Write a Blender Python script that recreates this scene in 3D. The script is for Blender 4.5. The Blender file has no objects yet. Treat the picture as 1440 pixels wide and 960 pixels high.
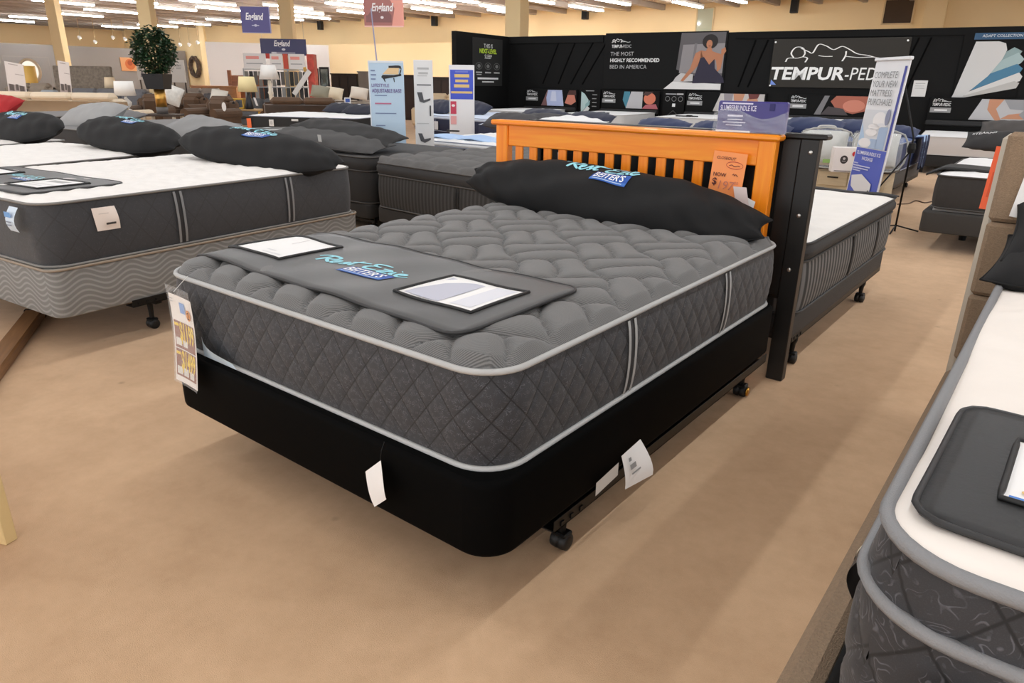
import bpy, math, random
import numpy as np
from mathutils import Matrix, Vector, Euler

random.seed(7); rng = np.random.default_rng(7)
scene = bpy.context.scene
COL = scene.collection
R = math.radians

# ------------------------------------------------------------------ camera
F_PX, PITCH, ROLL, YAW = 989.0, R(20.22), R(0.9), R(37.82)
CAM = np.array([0.957, -1.164, 1.342])
_fw = np.array([-math.sin(YAW)*math.cos(PITCH), math.cos(YAW)*math.cos(PITCH), -math.sin(PITCH)])
_r0 = np.array([math.cos(YAW), math.sin(YAW), 0.0]); _u0 = np.cross(_r0, _fw)
_rt = math.cos(ROLL)*_r0 + math.sin(ROLL)*_u0
_up = -math.sin(ROLL)*_r0 + math.cos(ROLL)*_u0
cam_data = bpy.data.cameras.new('camera'); cam = bpy.data.objects.new('camera', cam_data)
COL.objects.link(cam)
cam.matrix_world = Matrix(((_rt[0], _up[0], -_fw[0], CAM[0]), (_rt[1], _up[1], -_fw[1], CAM[1]),
                           (_rt[2], _up[2], -_fw[2], CAM[2]), (0, 0, 0, 1)))
cam_data.sensor_width = 36.0; cam_data.lens = 36.0*F_PX/1440.0
cam_data.clip_start = 0.05; cam_data.clip_end = 200
scene.camera = cam

def spot(x, y, d):
    """point seen at photo pixel (x, y), d metres in front of the camera"""
    return CAM + d*(_fw + (x-720)/F_PX*_rt - (y-480)/F_PX*_up)
def onz(x, y, z):
    d = _fw + (x-720)/F_PX*_rt - (y-480)/F_PX*_up
    return CAM + (z-CAM[2])/d[2]*d
def ony(x, y, Y):
    d = _fw + (x-720)/F_PX*_rt - (y-480)/F_PX*_up
    return CAM + (Y-CAM[1])/d[1]*d
def onx(x, y, X):
    d = _fw + (x-720)/F_PX*_rt - (y-480)/F_PX*_up
    return CAM + (X-CAM[0])/d[0]*d
def in_frame(p, m=30):
    v = np.array(p)-CAM; d = v@_fw
    if d < 0.1: return False
    x = 720+F_PX*(v@_rt)/d; y = 480-F_PX*(v@_up)/d
    return -m < x < 1440+m and -m < y < 960+m

# ------------------------------------------------------------------ world, lights, exposure
w = bpy.data.worlds.new('world'); scene.world = w; w.use_nodes = True
w.node_tree.nodes['Background'].inputs[0].default_value = (0.97, 0.98, 1.0, 1)
w.node_tree.nodes['Background'].inputs[1].default_value = 2.2  # added even fill through the open room sides, lifts shade under the beds
LIGHT_W = 27.0
LIGHT_COL = (0.93, 0.97, 1.0)
def area_grid():
    k = 0
    ld = bpy.data.lights.new('tube_light', 'AREA'); ld.shape = 'RECTANGLE'; ld.size = 0.14; ld.size_y = 2.4
    ld.energy = LIGHT_W; ld.color = LIGHT_COL
    for ix in range(-9, 4):
        for iy in range(-3, 9):
            p = (ix*3.2+0.9 , iy*3.2+0.4 + (1.6 if ix % 2 else 0.0), 4.25)
            if in_frame(p, 60): continue
            lo = bpy.data.objects.new('tube_light', ld); lo.location = p; COL.objects.link(lo); k += 1
area_grid()
vs = scene.view_settings
scene.display_settings.display_device = 'sRGB'
vs.view_transform = 'Standard'; vs.look = 'None'; vs.exposure = 0.10; vs.gamma = 1.0
vs.use_curve_mapping = False
scene.cycles.use_denoising = True
scene.cycles.max_bounces = 6

# ------------------------------------------------------------------ materials
def lin(c):
    return tuple(((v/255)/12.92 if v/255 <= 0.04045 else ((v/255+0.055)/1.055)**2.4) for v in c[:3])
_mc = {}
def mat(col, rough=0.6, var=0.0, vscale=8.0, bump=0.0, bscale=60.0, metal=0.0, coat=0.0, sheen=0.0, emit=0.0, stretch=None, spec=0.5):
    """plain procedural material: colour with noise variation and fine noise relief. col is sRGB 0-255"""
    key = (tuple(col), rough, var, vscale, bump, bscale, metal, coat, sheen, emit, stretch, spec)
    if key in _mc: return _mc[key]
    m = bpy.data.materials.new('surface'); m.use_nodes = True
    nt = m.node_tree; b = nt.nodes['Principled BSDF']
    c = lin(col)
    b.inputs['Base Color'].default_value = (*c, 1); b.inputs['Roughness'].default_value = rough
    b.inputs['Metallic'].default_value = metal; b.inputs['Coat Weight'].default_value = coat
    b.inputs['Sheen Weight'].default_value = sheen
    b.inputs['Specular IOR Level'].default_value = spec
    if emit:
        b.inputs['Emission Color'].default_value = (*c, 1); b.inputs['Emission Strength'].default_value = emit
    if var or bump:
        tc = nt.nodes.new('ShaderNodeTexCoord'); vec = tc.outputs['Object']
        if stretch:
            mp = nt.nodes.new('ShaderNodeMapping'); mp.inputs['Scale'].default_value = stretch
            nt.links.new(vec, mp.inputs['Vector']); vec = mp.outputs['Vector']
    if var:
        n = nt.nodes.new('ShaderNodeTexNoise'); n.inputs['Scale'].default_value = vscale; n.inputs['Detail'].default_value = 6
        nt.links.new(vec, n.inputs['Vector'])
        rp = nt.nodes.new('ShaderNodeValToRGB')
        rp.color_ramp.elements[0].position = 0.3; rp.color_ramp.elements[1].position = 0.7
        rp.color_ramp.elements[0].color = (*[v*(1-var) for v in c], 1)
        rp.color_ramp.elements[1].color = (*[min(1, v*(1+var)) for v in c], 1)
        nt.links.new(n.outputs['Fac'], rp.inputs['Fac']); nt.links.new(rp.outputs['Color'], b.inputs['Base Color'])
    if bump:
        n2 = nt.nodes.new('ShaderNodeTexNoise'); n2.inputs['Scale'].default_value = bscale; n2.inputs['Detail'].default_value = 4
        nt.links.new(vec, n2.inputs['Vector'])
        bp = nt.nodes.new('ShaderNodeBump'); bp.inputs['Strength'].default_value = bump; bp.inputs['Distance'].default_value = 0.01
        nt.links.new(n2.outputs['Fac'], bp.inputs['Height']); nt.links.new(bp.outputs['Normal'], b.inputs['Normal'])
    _mc[key] = m
    return m

def nodes_mat(build):
    m = bpy.data.materials.new('surface'); m.use_nodes = True
    nt = m.node_tree; b = nt.nodes['Principled BSDF']
    build(nt, b, lambda t: nt.nodes.new('ShaderNode'+t), nt.links.new)
    return m

def mathn(nt, op, a, b=None, c=None):
    n = nt.nodes.new('ShaderNodeMath'); n.operation = op
    for i, v in enumerate((a, b, c)):
        if v is None: continue
        if isinstance(v, (int, float)): n.inputs[i].default_value = v
        else: nt.links.new(v, n.inputs[i])
    return n.outputs[0]

def carpet():
    def build(nt, b, N, L):
        tc = N('TexCoord')
        n1 = N('TexNoise'); n1.inputs['Scale'].default_value = 1.5; n1.inputs['Detail'].default_value = 8; n1.inputs['Roughness'].default_value = 0.65
        n2 = N('TexNoise'); n2.inputs['Scale'].default_value = 11; n2.inputs['Detail'].default_value = 8; n2.inputs['Roughness'].default_value = 0.7
        n3 = N('TexNoise'); n3.inputs['Scale'].default_value = 420; n3.inputs['Detail'].default_value = 3
        n4 = N('TexVoronoi'); n4.inputs['Scale'].default_value = 2.6; n4.inputs['Randomness'].default_value = 1
        for n in (n1, n2, n3, n4): L(tc.outputs['Object'], n.inputs['Vector'])
        mx = mathn(nt, 'ADD', mathn(nt, 'MULTIPLY', n1.outputs['Fac'], 0.6), mathn(nt, 'MULTIPLY', n2.outputs['Fac'], 0.3))
        mx = mathn(nt, 'ADD', mx, mathn(nt, 'MULTIPLY', n3.outputs['Fac'], 0.25))
        rp = N('ValToRGB'); e = rp.color_ramp.elements
        e[0].position = 0.40; e[0].color = (*lin((186, 152, 118)), 1); e[1].position = 0.74; e[1].color = (*lin((219, 184, 148)), 1)
        L(mx, rp.inputs['Fac'])
        # small dropped specks and old spots
        sp = N('ValToRGB'); sp.color_ramp.elements[0].position = 0.012; sp.color_ramp.elements[0].color = (.45, .42, .40, 1)
        sp.color_ramp.elements[1].position = 0.05; sp.color_ramp.elements[1].color = (1, 1, 1, 1)
        L(n4.outputs['Distance'], sp.inputs['Fac'])
        mm = N('Mix'); mm.data_type = 'RGBA'; mm.blend_type = 'MULTIPLY'; mm.inputs[0].default_value = 0.45
        L(rp.outputs['Color'], mm.inputs[6]); L(sp.outputs['Color'], mm.inputs[7])
        L(mm.outputs[2], b.inputs['Base Color'])
        b.inputs['Roughness'].default_value = 0.95; b.inputs['Sheen Weight'].default_value = 0.15
        b.inputs['Specular IOR Level'].default_value = 0.1
        bp = N('Bump'); bp.inputs['Strength'].default_value = 0.35; bp.inputs['Distance'].default_value = 0.003
        L(mathn(nt, 'ADD', n3.outputs['Fac'], mathn(nt, 'MULTIPLY', n2.outputs['Fac'], 0.6)), bp.inputs['Height'])
        L(bp.outputs['Normal'], b.inputs['Normal'])
    return nodes_mat(build)

def wood(c1, c2, sc=(2, 30, 30), rough=0.35):
    def build(nt, b, N, L):
        tc = N('TexCoord'); mp = N('Mapping'); mp.inputs['Scale'].default_value = sc; L(tc.outputs['Object'], mp.inputs['Vector'])
        n = N('TexNoise'); n.inputs['Scale'].default_value = 1.6; n.inputs['Detail'].default_value = 8; n.inputs['Distortion'].default_value = 0.6
        L(mp.outputs['Vector'], n.inputs['Vector'])
        rp = N('ValToRGB'); e = rp.color_ramp.elements
        e[0].position = 0.3; e[0].color = (*lin(c1), 1); e[1].position = 0.7; e[1].color = (*lin(c2), 1)
        L(n.outputs['Fac'], rp.inputs['Fac']); L(rp.outputs['Color'], b.inputs['Base Color'])
        b.inputs['Roughness'].default_value = rough; b.inputs['Coat Weight'].default_value = 0.15
    return nodes_mat(build)

def corduroy(c1, c2):
    """woven ribbed knit of the quilt tops, UV in metres"""
    def build(nt, b, N, L):
        tc = N('TexCoord')
        mp = N('Mapping'); mp.inputs['Rotation'].default_value = (0, 0, R(45+8)); L(tc.outputs['UV'], mp.inputs['Vector'])
        wv = N('TexWave'); wv.inputs['Scale'].default_value = 66; wv.inputs['Distortion'].default_value = 1.2; wv.inputs['Detail'].default_value = 2
        wv.inputs['Detail Scale'].default_value = 0.4
        L(mp.outputs['Vector'], wv.inputs['Vector'])
        n = N('TexNoise'); n.inputs['Scale'].default_value = 420; n.inputs['Detail'].default_value = 2; L(tc.outputs['UV'], n.inputs['Vector'])
        f = mathn(nt, 'ADD', mathn(nt, 'MULTIPLY', wv.outputs['Fac'], 0.65), mathn(nt, 'MULTIPLY', n.outputs['Fac'], 0.45))
        rp = N('ValToRGB'); e = rp.color_ramp.elements
        e[0].position = 0.2; e[0].color = (*lin(c1), 1); e[1].position = 0.85; e[1].color = (*lin(c2), 1)
        L(f, rp.inputs['Fac']); L(rp.outputs['Color'], b.inputs['Base Color'])
        b.inputs['Roughness'].default_value = 0.85; b.inputs['Sheen Weight'].default_value = 0.2
        bp = N('Bump'); bp.inputs['Strength'].default_value = 0.35; bp.inputs['Distance'].default_value = 0.002
        L(f, bp.inputs['Height']); L(bp.outputs['Normal'], b.inputs['Normal'])
    return nodes_mat(build)

def damask(c1, c2, cthread, pu, pv, sc=70.0, dist=9.0, amt=1.0):
    """dark ticking with woven swirls and diamond stitching; UV = (perimeter metres, height metres)"""
    def build(nt, b, N, L):
        tc = N('TexCoord'); sep = N('SeparateXYZ'); L(tc.outputs['UV'], sep.inputs[0])
        u = mathn(nt, 'DIVIDE', sep.outputs[0], pu); v = mathn(nt, 'DIVIDE', sep.outputs[1], pv)
        def line(x):
            fr = mathn(nt, 'FRACT', x); d = mathn(nt, 'ABSOLUTE', mathn(nt, 'SUBTRACT', fr, 0.5))
            return mathn(nt, 'SUBTRACT', 0.5, d)
        d = mathn(nt, 'MINIMUM', line(mathn(nt, 'ADD', u, v)), line(mathn(nt, 'SUBTRACT', u, v)))
        st = N('MapRange'); st.inputs['From Min'].default_value = 0.012; st.inputs['From Max'].default_value = 0.035
        L(d, st.inputs['Value'])
        wv = N('TexNoise'); wv.inputs['Scale'].default_value = sc; wv.inputs['Detail'].default_value = 0.0; wv.inputs['Distortion'].default_value = 0.6
        L(tc.outputs['UV'], wv.inputs['Vector'])
        fr_ = mathn(nt, 'ABSOLUTE', mathn(nt, 'SUBTRACT', mathn(nt, 'FRACT', mathn(nt, 'MULTIPLY', wv.outputs['Fac'], dist)), 0.5))
        cl = N('MapRange'); cl.inputs['From Min'].default_value = 0.16; cl.inputs['From Max'].default_value = 0.05; L(fr_, cl.inputs['Value'])
        nk = N('TexNoise'); nk.inputs['Scale'].default_value = sc*0.8; L(tc.outputs['UV'], nk.inputs['Vector'])
        mk = N('MapRange'); mk.inputs['From Min'].default_value = 0.45; mk.inputs['From Max'].default_value = 0.58; L(nk.outputs['Fac'], mk.inputs['Value'])
        curl = mathn(nt, 'MULTIPLY', cl.outputs['Result'], mk.outputs['Result'])
        n = N('TexNoise'); n.inputs['Scale'].default_value = 500; L(tc.outputs['UV'], n.inputs['Vector'])
        rp = N('ValToRGB'); e = rp.color_ramp.elements
        e[0].position = 0.0; e[0].color = (*lin(c1), 1); e[1].position = 1.0; e[1].color = (*lin(c2), 1)
        L(mathn(nt, 'ADD', mathn(nt, 'MULTIPLY', curl, amt), mathn(nt, 'MULTIPLY', mathn(nt, 'SUBTRACT', n.outputs['Fac'], 0.5), 0.5)), rp.inputs['Fac'])
        mx = N('Mix'); mx.data_type = 'RGBA'; L(st.outputs['Result'], mx.inputs[0])
        mx.inputs[6].default_value = (*lin(cthread), 1); L(rp.outputs['Color'], mx.inputs[7])
        L(mx.outputs[2], b.inputs['Base Color']); b.inputs['Roughness'].default_value = 0.7
        b.inputs['Sheen Weight'].default_value = 0.15
        bp = N('Bump'); bp.inputs['Strength'].default_value = 0.3; bp.inputs['Distance'].default_value = 0.002
        L(curl, bp.inputs['Height']); L(bp.outputs['Normal'], b.inputs['Normal'])
    return nodes_mat(build)

def striped(c1, c2, period):
    def build(nt, b, N, L):
        tc = N('TexCoord'); sep = N('SeparateXYZ'); L(tc.outputs['UV'], sep.inputs[0])
        s = mathn(nt, 'SINE', mathn(nt, 'MULTIPLY', sep.outputs[0], 2*math.pi/period))
        rp = N('ValToRGB'); e = rp.color_ramp.elements
        e[0].position = 0.3; e[0].color = (*lin(c1), 1); e[1].position = 0.8; e[1].color = (*lin(c2), 1)
        L(mathn(nt, 'ADD', mathn(nt, 'MULTIPLY', s, 0.5), 0.5), rp.inputs['Fac'])
        L(rp.outputs['Color'], b.inputs['Base Color']); b.inputs['Roughness'].default_value = 0.8
    return nodes_mat(build)

def wavy(c1, c2):
    """grey box spring cloth with wavy woven bands; UV in metres"""
    def build(nt, b, N, L):
        tc = N('TexCoord'); sep = N('SeparateXYZ'); L(tc.outputs['UV'], sep.inputs[0])
        ph = mathn(nt, 'MULTIPLY', mathn(nt, 'SINE', mathn(nt, 'MULTIPLY', sep.outputs[0], 26)), 0.022)
        s = mathn(nt, 'SINE', mathn(nt, 'MULTIPLY', mathn(nt, 'ADD', sep.outputs[1], ph), 2*math.pi/0.028))
        rp = N('ValToRGB'); e = rp.color_ramp.elements
        e[0].position = 0.45; e[0].color = (*lin(c1), 1); e[1].position = 0.95; e[1].color = (*lin(c2), 1)
        L(mathn(nt, 'ADD', mathn(nt, 'MULTIPLY', s, 0.5), 0.5), rp.inputs['Fac'])
        n = N('TexNoise'); n.inputs['Scale'].default_value = 300; L(tc.outputs['UV'], n.inputs['Vector'])
        mx = N('Mix'); mx.data_type = 'RGBA'; mx.blend_type = 'MULTIPLY'; mx.inputs[0].default_value = 0.3
        L(rp.outputs['Color'], mx.inputs[6]); L(n.outputs['Color'], mx.inputs[7])
        L(mx.outputs[2], b.inputs['Base Color']); b.inputs['Roughness'].default_value = 0.8
    return nodes_mat(build)

def plastic_clear():
    def build(nt, b, N, L):
        b.inputs['Base Color'].default_value = (0.9, 0.93, 0.95, 1); b.inputs['Roughness'].default_value = 0.12
        b.inputs['Alpha'].default_value = 0.22; b.inputs['Specular IOR Level'].default_value = 0.8
        tc = N('TexCoord'); n = N('TexNoise'); n.inputs['Scale'].default_value = 14; n.inputs['Detail'].default_value = 4; n.inputs['Distortion'].default_value = 1.5
        L(tc.outputs['Object'], n.inputs['Vector'])
        bp = N('Bump'); bp.inputs['Strength'].default_value = 0.8; bp.inputs['Distance'].default_value = 0.02
        L(n.outputs['Fac'], bp.inputs['Height']); L(bp.outputs['Normal'], b.inputs['Normal'])
    return nodes_mat(build)

BLACK = mat((17, 17, 17), 0.6, bump=0.15, bscale=300, spec=0.3)
BLACK_METAL = mat((16, 16, 16), 0.4, metal=0.3)
RUBBER = mat((14, 14, 14), 0.55)
FABRIC_BLACK = mat((21, 21, 22), 0.7, var=0.12, vscale=14, bump=0.3, bscale=500, spec=0.3)
WHITE = mat((238, 238, 236), 0.6)
PAPER = mat((240, 238, 236), 0.5)
CLEAR = plastic_clear()
GREY_PIPE = mat((186, 187, 186), 0.65, bump=0.3, bscale=700)

# ------------------------------------------------------------------ object helpers
def link(o, parent=None):
    COL.objects.link(o)
    if parent is not None: o.parent = parent
    return o
def tag(o, label=None, cat=None, group=None, kind=None):
    if label: o['label'] = label
    if cat: o['category'] = cat
    if group: o['group'] = group
    if kind: o['kind'] = kind
    return o
def empty(name, label, cat, loc=(0, 0, 0), rz=0.0, group=None, rot=None):
    o = bpy.data.objects.new(name, None); o.empty_display_size = 0.1
    o.location = tuple(float(v) for v in loc); o.rotation_euler = rot if rot is not None else (0, 0, rz)
    return tag(link(o), label, cat, group)
def mesh(name, verts, faces, mats, parent=None, smooth=False, midx=None, uv=None, loc=None, rot=None):
    me = bpy.data.meshes.new(name)
    me.from_pydata([tuple(map(float, v)) for v in verts], [], [tuple(map(int, f)) for f in faces])
    for m in (mats if isinstance(mats, (list, tuple)) else [mats]): me.materials.append(m)
    if midx is not None: me.polygons.foreach_set('material_index', np.asarray(midx, dtype=np.int32))
    if smooth: me.polygons.foreach_set('use_smooth', np.ones(len(me.polygons), dtype=bool))
    if uv is not None:
        l = me.uv_layers.new(name='UVMap'); idx = np.empty(len(me.loops), dtype=np.int32); me.loops.foreach_get('vertex_index', idx)
        l.data.foreach_set('uv', np.asarray(uv, dtype=np.float32)[idx].ravel())
    me.update()
    o = bpy.data.objects.new(name, me)
    if loc is not None: o.location = tuple(float(v) for v in loc)
    if rot is not None: o.rotation_euler = rot
    return link(o, parent)

class MB:
    """collects shapes into one mesh"""
    def __init__(s): s.v = []; s.f = []; s.m = []
    def add(s, v, f, mi=0, M=None):
        b = len(s.v)
        if M is not None: v = [tuple(M @ Vector(p)) for p in v]
        s.v += [tuple(p) for p in v]; s.f += [tuple(i+b for i in q) for q in f]; s.m += [mi]*len(f); return s
    def box(s, x0, x1, y0, y1, z0, z1, bev=0.0, mi=0, M=None):
        v, f = rbox(x0, x1, y0, y1, z0, z1, bev); return s.add(v, f, mi, M)
    def tube(s, pts, r, n=8, mi=0, cap=True, M=None):
        v, f = tube(pts, r, n, cap); return s.add(v, f, mi, M)
    def lathe(s, prof, n=16, mi=0, M=None):
        v, f = lathe(prof, n); return s.add(v, f, mi, M)
    def build(s, name, mats, parent=None, smooth=False, loc=None, rot=None):
        return mesh(name, s.v, s.f, mats, parent, smooth, s.m if isinstance(mats, (list, tuple)) else None, None, loc, rot)

def rbox(x0, x1, y0, y1, z0, z1, b=0.0):
    """box with chamfered edges"""
    if b <= 0:
        v = [(x, y, z) for x in (x0, x1) for y in (y0, y1) for z in (z0, z1)]
        return v, [(0, 1, 3, 2), (4, 6, 7, 5), (0, 4, 5, 1), (2, 3, 7, 6), (0, 2, 6, 4), (1, 5, 7, 3)]
    b = min(b, (x1-x0)/2.01, (y1-y0)/2.01, (z1-z0)/2.01)
    v = []; idx = {}
    for i, x in enumerate((x0, x1)):
        for j, y in enumerate((y0, y1)):
            for k, z in enumerate((z0, z1)):
                sx, sy, sz = (1 if i == 0 else -1), (1 if j == 0 else -1), (1 if k == 0 else -1)
                idx[i, j, k, 0] = len(v); v.append((x, y+sy*b, z+sz*b))
                idx[i, j, k, 1] = len(v); v.append((x+sx*b, y, z+sz*b))
                idx[i, j, k, 2] = len(v); v.append((x+sx*b, y+sy*b, z))
    f = []
    for i in (0, 1): f.append([idx[i, j, k, 0] for j, k in ((0, 0), (0, 1), (1, 1), (1, 0))][::(1 if i == 0 else -1)])
    for j in (0, 1): f.append([idx[i, j, k, 1] for i, k in ((0, 0), (1, 0), (1, 1), (0, 1))][::(1 if j == 0 else -1)])
    for k in (0, 1): f.append([idx[i, j, k, 2] for i, j in ((0, 0), (0, 1), (1, 1), (1, 0))][::(1 if k == 0 else -1)])
    for i in (0, 1):
        for j in (0, 1): f.append([idx[i, j, 0, 0], idx[i, j, 1, 0], idx[i, j, 1, 1], idx[i, j, 0, 1]])
        for k in (0, 1): f.append([idx[i, 0, k, 0], idx[i, 1, k, 0], idx[i, 1, k, 2], idx[i, 0, k, 2]])
    for j in (0, 1):
        for k in (0, 1): f.append([idx[0, j, k, 1], idx[1, j, k, 1], idx[1, j, k, 2], idx[0, j, k, 2]])
    for i in (0, 1):
        for j in (0, 1):
            for k in (0, 1): f.append([idx[i, j, k, 0], idx[i, j, k, 1], idx[i, j, k, 2]])
    return v, f

def tube(pts, r, n=8, cap=True, closed=False):
    P = np.array(pts, float); m = len(P); rr = np.broadcast_to(np.array(r, float), (m,))
    if closed: T = np.roll(P, -1, 0)-np.roll(P, 1, 0)
    else: T = np.gradient(P, axis=0) if m > 1 else np.zeros_like(P)
    T /= np.linalg.norm(T, axis=1)[:, None]+1e-12
    a = np.array([0, 0, 1.0]) if abs(T[0][2]) < 0.9 else np.array([1.0, 0, 0])
    v = []; nrm = np.cross(T[0], a); nrm /= np.linalg.norm(nrm)
    for i in range(m):
        nrm = nrm - (nrm@T[i])*T[i]; nrm /= np.linalg.norm(nrm)+1e-12; bi = np.cross(T[i], nrm)
        for k in range(n):
            t = 2*math.pi*k/n; v.append(P[i]+rr[i]*(math.cos(t)*nrm+math.sin(t)*bi))
    f = []
    for i in range(m if closed else m-1):
        j = (i+1) % m
        for k in range(n): f.append((i*n+k, i*n+(k+1) % n, j*n+(k+1) % n, j*n+k))
    if cap and not closed: f += [tuple(range(n))[::-1], tuple(range((m-1)*n, m*n))]
    return v, f

def lathe(prof, n=16):
    v = [(r*math.cos(2*math.pi*k/n), r*math.sin(2*math.pi*k/n), z) for r, z in prof for k in range(n)]
    f = [(i*n+k, i*n+(k+1) % n, (i+1)*n+(k+1) % n, (i+1)*n+k) for i in range(len(prof)-1) for k in range(n)]
    f += [tuple(range(n))[::-1], tuple(range((len(prof)-1)*n, len(prof)*n))]
    return v, f

def smooth_line(pts, k=5):
    """Catmull-Rom through 2D or 3D points"""
    P = np.array(pts, float); P = np.vstack([2*P[0]-P[1], P, 2*P[-1]-P[-2]]); out = []
    for i in range(1, len(P)-2):
        for t in np.linspace(0, 1, k, endpoint=False):
            out.append(0.5*((2*P[i])+(-P[i-1]+P[i+1])*t+(2*P[i-1]-5*P[i]+4*P[i+1]-P[i+2])*t*t+(-P[i-1]+3*P[i]-3*P[i+1]+P[i+2])*t**3))
    out.append(P[-2]); return np.array(out)

# lettering ---------------------------------------------------------
_gl = {}
def glyphs(s, bold=0.0):
    """outline text as flat 2D mesh, cap height 1, starting at x=0"""
    if (s, bold) in _gl: return _gl[s, bold]
    cu = bpy.data.curves.new('lettering', 'FONT'); cu.body = s; cu.size = 1.0; cu.resolution_u = 2; cu.offset = bold
    ob = bpy.data.objects.new('lettering', cu)
    me = bpy.data.meshes.new_from_object(ob)
    V = np.array([v.co[:2] for v in me.vertices]) if len(me.vertices) else np.zeros((0, 2))
    Fc = [tuple(p.vertices) for p in me.polygons]
    bpy.data.objects.remove(ob); bpy.data.meshes.remove(me); bpy.data.curves.remove(cu)
    if len(V):
        V = V/0.70; V[:, 0] -= V[:, 0].min()
    _gl[s, bold] = (V, Fc); return V, Fc

SCRIPT = [  # brush lettering of the shop brand on its pillows and mats, letter height 1
    [(0.42, 1.0), (0.3, 0.5), (0.15, 0.0)],
    [(-0.15, 0.62), (0.1, 0.95), (0.55, 1.05), (0.9, 0.9), (0.8, 0.6), (0.4, 0.48)],
    [(0.42, 0.48), (0.62, 0.25), (0.85, 0.02)],
    [(0.95, 0.25), (1.2, 0.38), (1.22, 0.55), (1.02, 0.5), (0.95, 0.18), (1.12, 0.02), (1.42, 0.2)],
    [(1.42, 0.2), (1.7, 0.58), (1.68, 0.3), (1.75, 0.1), (1.52, 0.0)],
    [(1.75, 0.1), (2.0, 0.5), (2.2, 1.0), (2.02, 0.4), (2.05, 0.05), (2.3, 0.15)],
    [(1.8, 0.66), (2.2, 0.72), (2.75, 0.78)],
    [(3.75, 0.98), (3.3, 1.0), (3.0, 0.9), (3.1, 0.62), (3.45, 0.55)],
    [(3.1, 0.58), (2.85, 0.3), (2.95, 0.02), (3.5, 0.1)],
    [(3.62, 0.52), (4.05, 0.5), (3.62, 0.04), (4.1, 0.04)],
    [(4.28, 0.5), (4.2, 0.15), (4.4, 0.02)], [(4.36, 0.78), (4.4, 0.82)],
    [(4.5, 0.25), (4.78, 0.38), (4.75, 0.55), (4.56, 0.45), (4.5, 0.15), (4.7, 0.0), (5.05, 0.22)],
]
def stroke2d(pts, wd, k=4, taper=True):
    P = smooth_line(pts, k); T = np.gradient(P, axis=0); T /= np.linalg.norm(T, axis=1)[:, None]+1e-9
    nn = np.stack([-T[:, 1], T[:, 0]], 1); m = len(P)
    ww = wd/2*(0.55+0.45*np.sin(np.linspace(0.25, math.pi-0.25, m))) if taper else np.full(m, wd/2)
    v = np.vstack([P+nn*ww[:, None], P-nn*ww[:, None]])
    return v, [(i, i+1, m+i+1, m+i) for i in range(m-1)]

def lay(name, items, fmap, parent, off0=0.0015, step=0.0008):
    """flat print on a surface. items: (sRGB colour, [(verts2d, faces), ...]); fmap(u, v, off) -> local point"""
    mats, V, Fc, mi = [], [], [], []
    for k, (col, parts) in enumerate(items):
        m = col if isinstance(col, bpy.types.Material) else mat(col, 0.55)
        if m not in mats: mats.append(m)
        for v2, f2 in parts:
            b = len(V); V += [fmap(p[0], p[1], off0+step*k) for p in v2]
            Fc += [tuple(i+b for i in q) for q in f2]; mi += [mats.index(m)]*len(f2)
    if not Fc: return None
    return mesh(name, V, Fc, mats, parent, midx=mi)

def T(s, x, y, h, bold=0.0, shear=0.0, align='l', wmax=None, wf=None):
    V, Fc = glyphs(s, bold); V = V.copy()
    if not len(V): return V, Fc
    V[:, 0] += shear*V[:, 1]; V *= h
    if wf: V[:, 0] *= wf/np.ptp(V[:, 0])
    if wmax and np.ptp(V[:, 0]) > wmax: V[:, 0] *= wmax/np.ptp(V[:, 0])
    wd = np.ptp(V[:, 0]); V[:, 0] += x - (wd/2 if align == 'c' else wd if align == 'r' else 0); V[:, 1] += y
    return V, Fc
def Q(x0, y0, x1, y1, nx=1, ny=1):
    v = [(x0+(x1-x0)*i/nx, y0+(y1-y0)*j/ny) for j in range(ny+1) for i in range(nx+1)]
    return v, [(j*(nx+1)+i, j*(nx+1)+i+1, (j+1)*(nx+1)+i+1, (j+1)*(nx+1)+i) for j in range(ny) for i in range(nx)]
def PG(*pts): return list(pts), [tuple(range(len(pts)))]
def EL(cx, cy, rx, ry, n=20): return [(cx+rx*math.cos(2*math.pi*k/n), cy+ry*math.sin(2*math.pi*k/n)) for k in range(n)], [tuple(range(n))]
def RING(cx, cy, rx, ry, t, n=24):
    v = [(cx+(rx+s*t)*math.cos(2*math.pi*k/n), cy+(ry+s*t)*math.sin(2*math.pi*k/n)) for s in (0, 1) for k in range(n)]
    return v, [(k, (k+1) % n, n+(k+1) % n, n+k) for k in range(n)]
def ST(pts, wd, k=4, taper=False): return stroke2d(pts, wd, k, taper)
def scale2(part, x, y, s, sy=None):
    v, f = part; sy = s if sy is None else sy
    return [(x+p[0]*s, y+p[1]*sy) for p in v], f
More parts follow.
